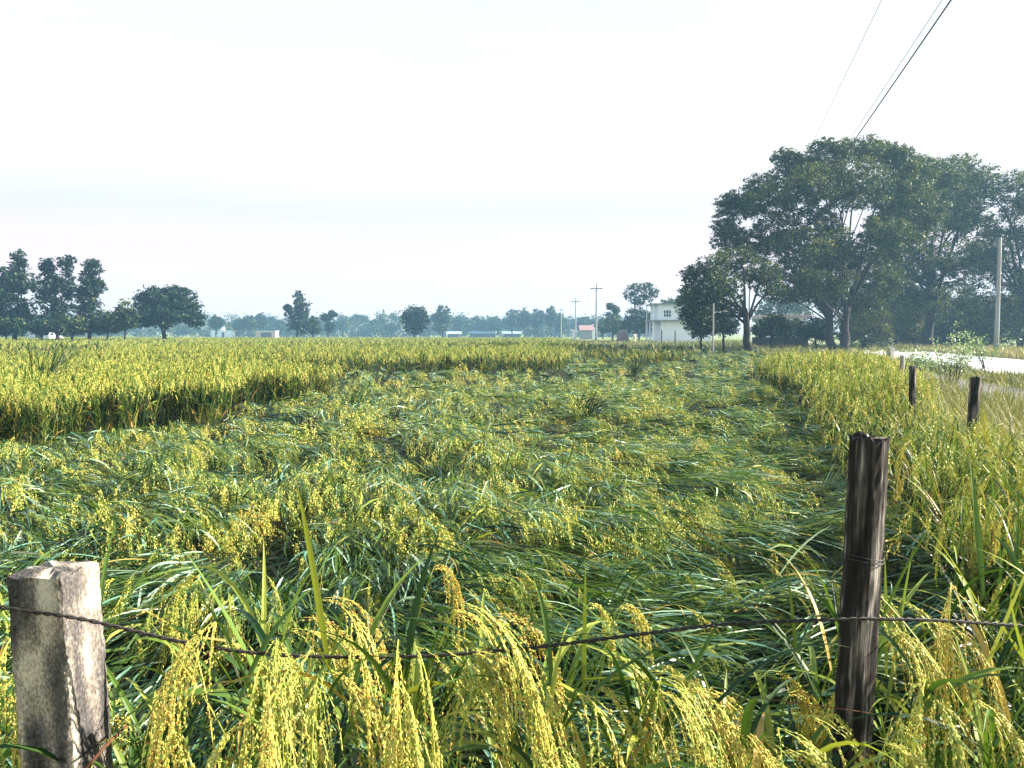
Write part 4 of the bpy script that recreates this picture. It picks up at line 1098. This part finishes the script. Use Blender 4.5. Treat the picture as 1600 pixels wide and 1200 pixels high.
for (a0, a1, tp, d, lab) in [(700, 718, 518, 310, 'shortest blue-roofed shed, right of the pale gappy tree'), (734, 773, 517, 320, 'longest blue-roofed shed in the middle of the skyline'), (787, 813, 517.5, 315, 'right-hand blue-roofed shed below the taller hazy row')]:
    cottage('blue_roofed_shed', lab, a0, a1, tp, d, M['brown'], M['blue'], [], 'gable', 6.0, 'shed', .4)['group'] = 'blue-roofed sheds on the skyline'
cottage('red_roofed_house', 'small house with a reddish roof between two power poles', 908, 925, 508, 215, M['grey'], M['red'], [], 'gable', 4.0, 'house', .2)
cottage('white_cottage', 'tiny white building touching the red-roofed house', 925.5, 932, 507, 222, M['white'], M['white'], [], 'flat', 4.0)
cottage('white_cottage', 'white building glimpsed under the trees at the far left', 44, 78, 512, 128, M['white'], M['white'], [(-.5, .5, .2, 1.9)], 'flat', 4.0)

# straw heap and the person by the field edge
g = Geo(); b = foot(973, 128); rg = np.random.RandomState(9)
u, v_ = np.meshgrid(np.linspace(0, 2 * PI, 25)[:-1], np.linspace(0, PI / 2, 8))
rr = 1.0 + rg.normal(0, .05, u.shape)
vv = np.stack([rr * .95 * np.cos(u) * np.cos(v_) ** .7, rr * .95 * np.sin(u) * np.cos(v_) ** .7, rr * 2.05 * np.sin(v_)], -1).reshape(-1, 3)
q = [(i * 24 + j, i * 24 + (j + 1) % 24, (i + 1) * 24 + (j + 1) % 24, (i + 1) * 24 + j) for i in range(7) for j in range(24)]
g.add(vv, q, tone=.5)
tag(g.build('straw_heap', M['straw'], loc=b, smooth=True), 'brownish rounded straw heap left of the person', 'straw heap')

def person(px, d, label):
    t = thing('person', label, 'person', foot(px, d), R(200))
    vs = [(0, 0, .92), (0, 0, 1.12), (0, .01, 1.36), (0, .0, 1.46), (0, -.02, 1.58), (0, -.02, 1.68),
          (-.17, .01, 1.36), (-.22, .0, 1.10), (-.22, -.08, .86), (.17, .01, 1.36), (.22, .0, 1.10), (.21, -.08, .86),
          (-.09, 0, .86), (-.10, -.03, .48), (-.10, .02, .07), (-.10, -.13, .04), (.09, 0, .86), (.11, .03, .48), (.11, .06, .07), (.11, -.09, .04)]
    es = [(0, 1), (1, 2), (2, 3), (3, 4), (4, 5), (2, 6), (6, 7), (7, 8), (2, 9), (9, 10), (10, 11), (0, 12), (12, 13), (13, 14), (14, 15), (0, 16), (16, 17), (17, 18), (18, 19)]
    rad = [.145, .13, .15, .055, .095, .085, .065, .045, .035, .065, .045, .035, .09, .06, .045, .035, .09, .06, .045, .035]
    me = bpy.data.meshes.new('body'); me.from_pydata(vs, es, [])
    o = bpy.data.objects.new('body', me); COL.objects.link(o); o.parent = t
    mk = o.modifiers.new('skin', 'SKIN')
    for i, r in enumerate(rad): me.skin_vertices[0].data[i].radius = (r, r * .85)
    me.skin_vertices[0].data[0].use_root = True
    sb = o.modifiers.new('sub', 'SUBSURF'); sb.levels = 1; sb.render_levels = 1
    me.materials.append(M['skin'])
    def shell(name, pts, rad, m):
        g = Geo(); tube(g, pts, rad, 12); g.build(name, m, t, smooth=True)
    shell('shirt', [(0, 0, .80), (0, 0, .95), (0, 0, 1.12), (0, .01, 1.32), (0, .0, 1.43)], [.20, .19, .17, .20, .09], M['shirt'])
    for s in (-1, 1):
        shell('sleeve', [(s * .13, .01, 1.38), (s * .2, 0, 1.2), (s * .225, -.02, 1.02)], [.085, .07, .06], M['shirt'])
        shell('trouser_leg', [(s * .09, 0, .88), (s * .105, -.01, .5), (s * .11, .03, .12)], [.12, .095, .075], M['shirt'])
    g = Geo(); tube(g, [(0, .0, 1.58), (0, .01, 1.67), (0, 0, 1.74), (0, 0, 1.79)], [.12, .118, .09, .03], 12); g.build('hair', M['hair'], t, smooth=True)
    return t
person(991, 116, 'person in pale clothes standing at the field edge left of the white house')

# ------------------------------------------------------------------ haze
g = Geo(); box(g, -420, 320, -30, 430, -1.03, 22.5)
m = bpy.data.materials.new('haze'); m.use_nodes = True
nt = m.node_tree; nt.nodes.remove(nt.nodes['Principled BSDF'])
pv = nt.nodes.new('ShaderNodeVolumePrincipled')
pv.inputs['Color'].default_value = (0.34, 0.64, 1.0, 1)
pv.inputs['Density'].default_value = 0.0008
pv.inputs['Anisotropy'].default_value = 0.2
nt.links.new(pv.outputs[0], nt.nodes['Material Output'].inputs['Volume'])
hz = g.build('haze', m)
tag(hz, 'thin bluish morning haze over the fields', None, None, 'stuff')
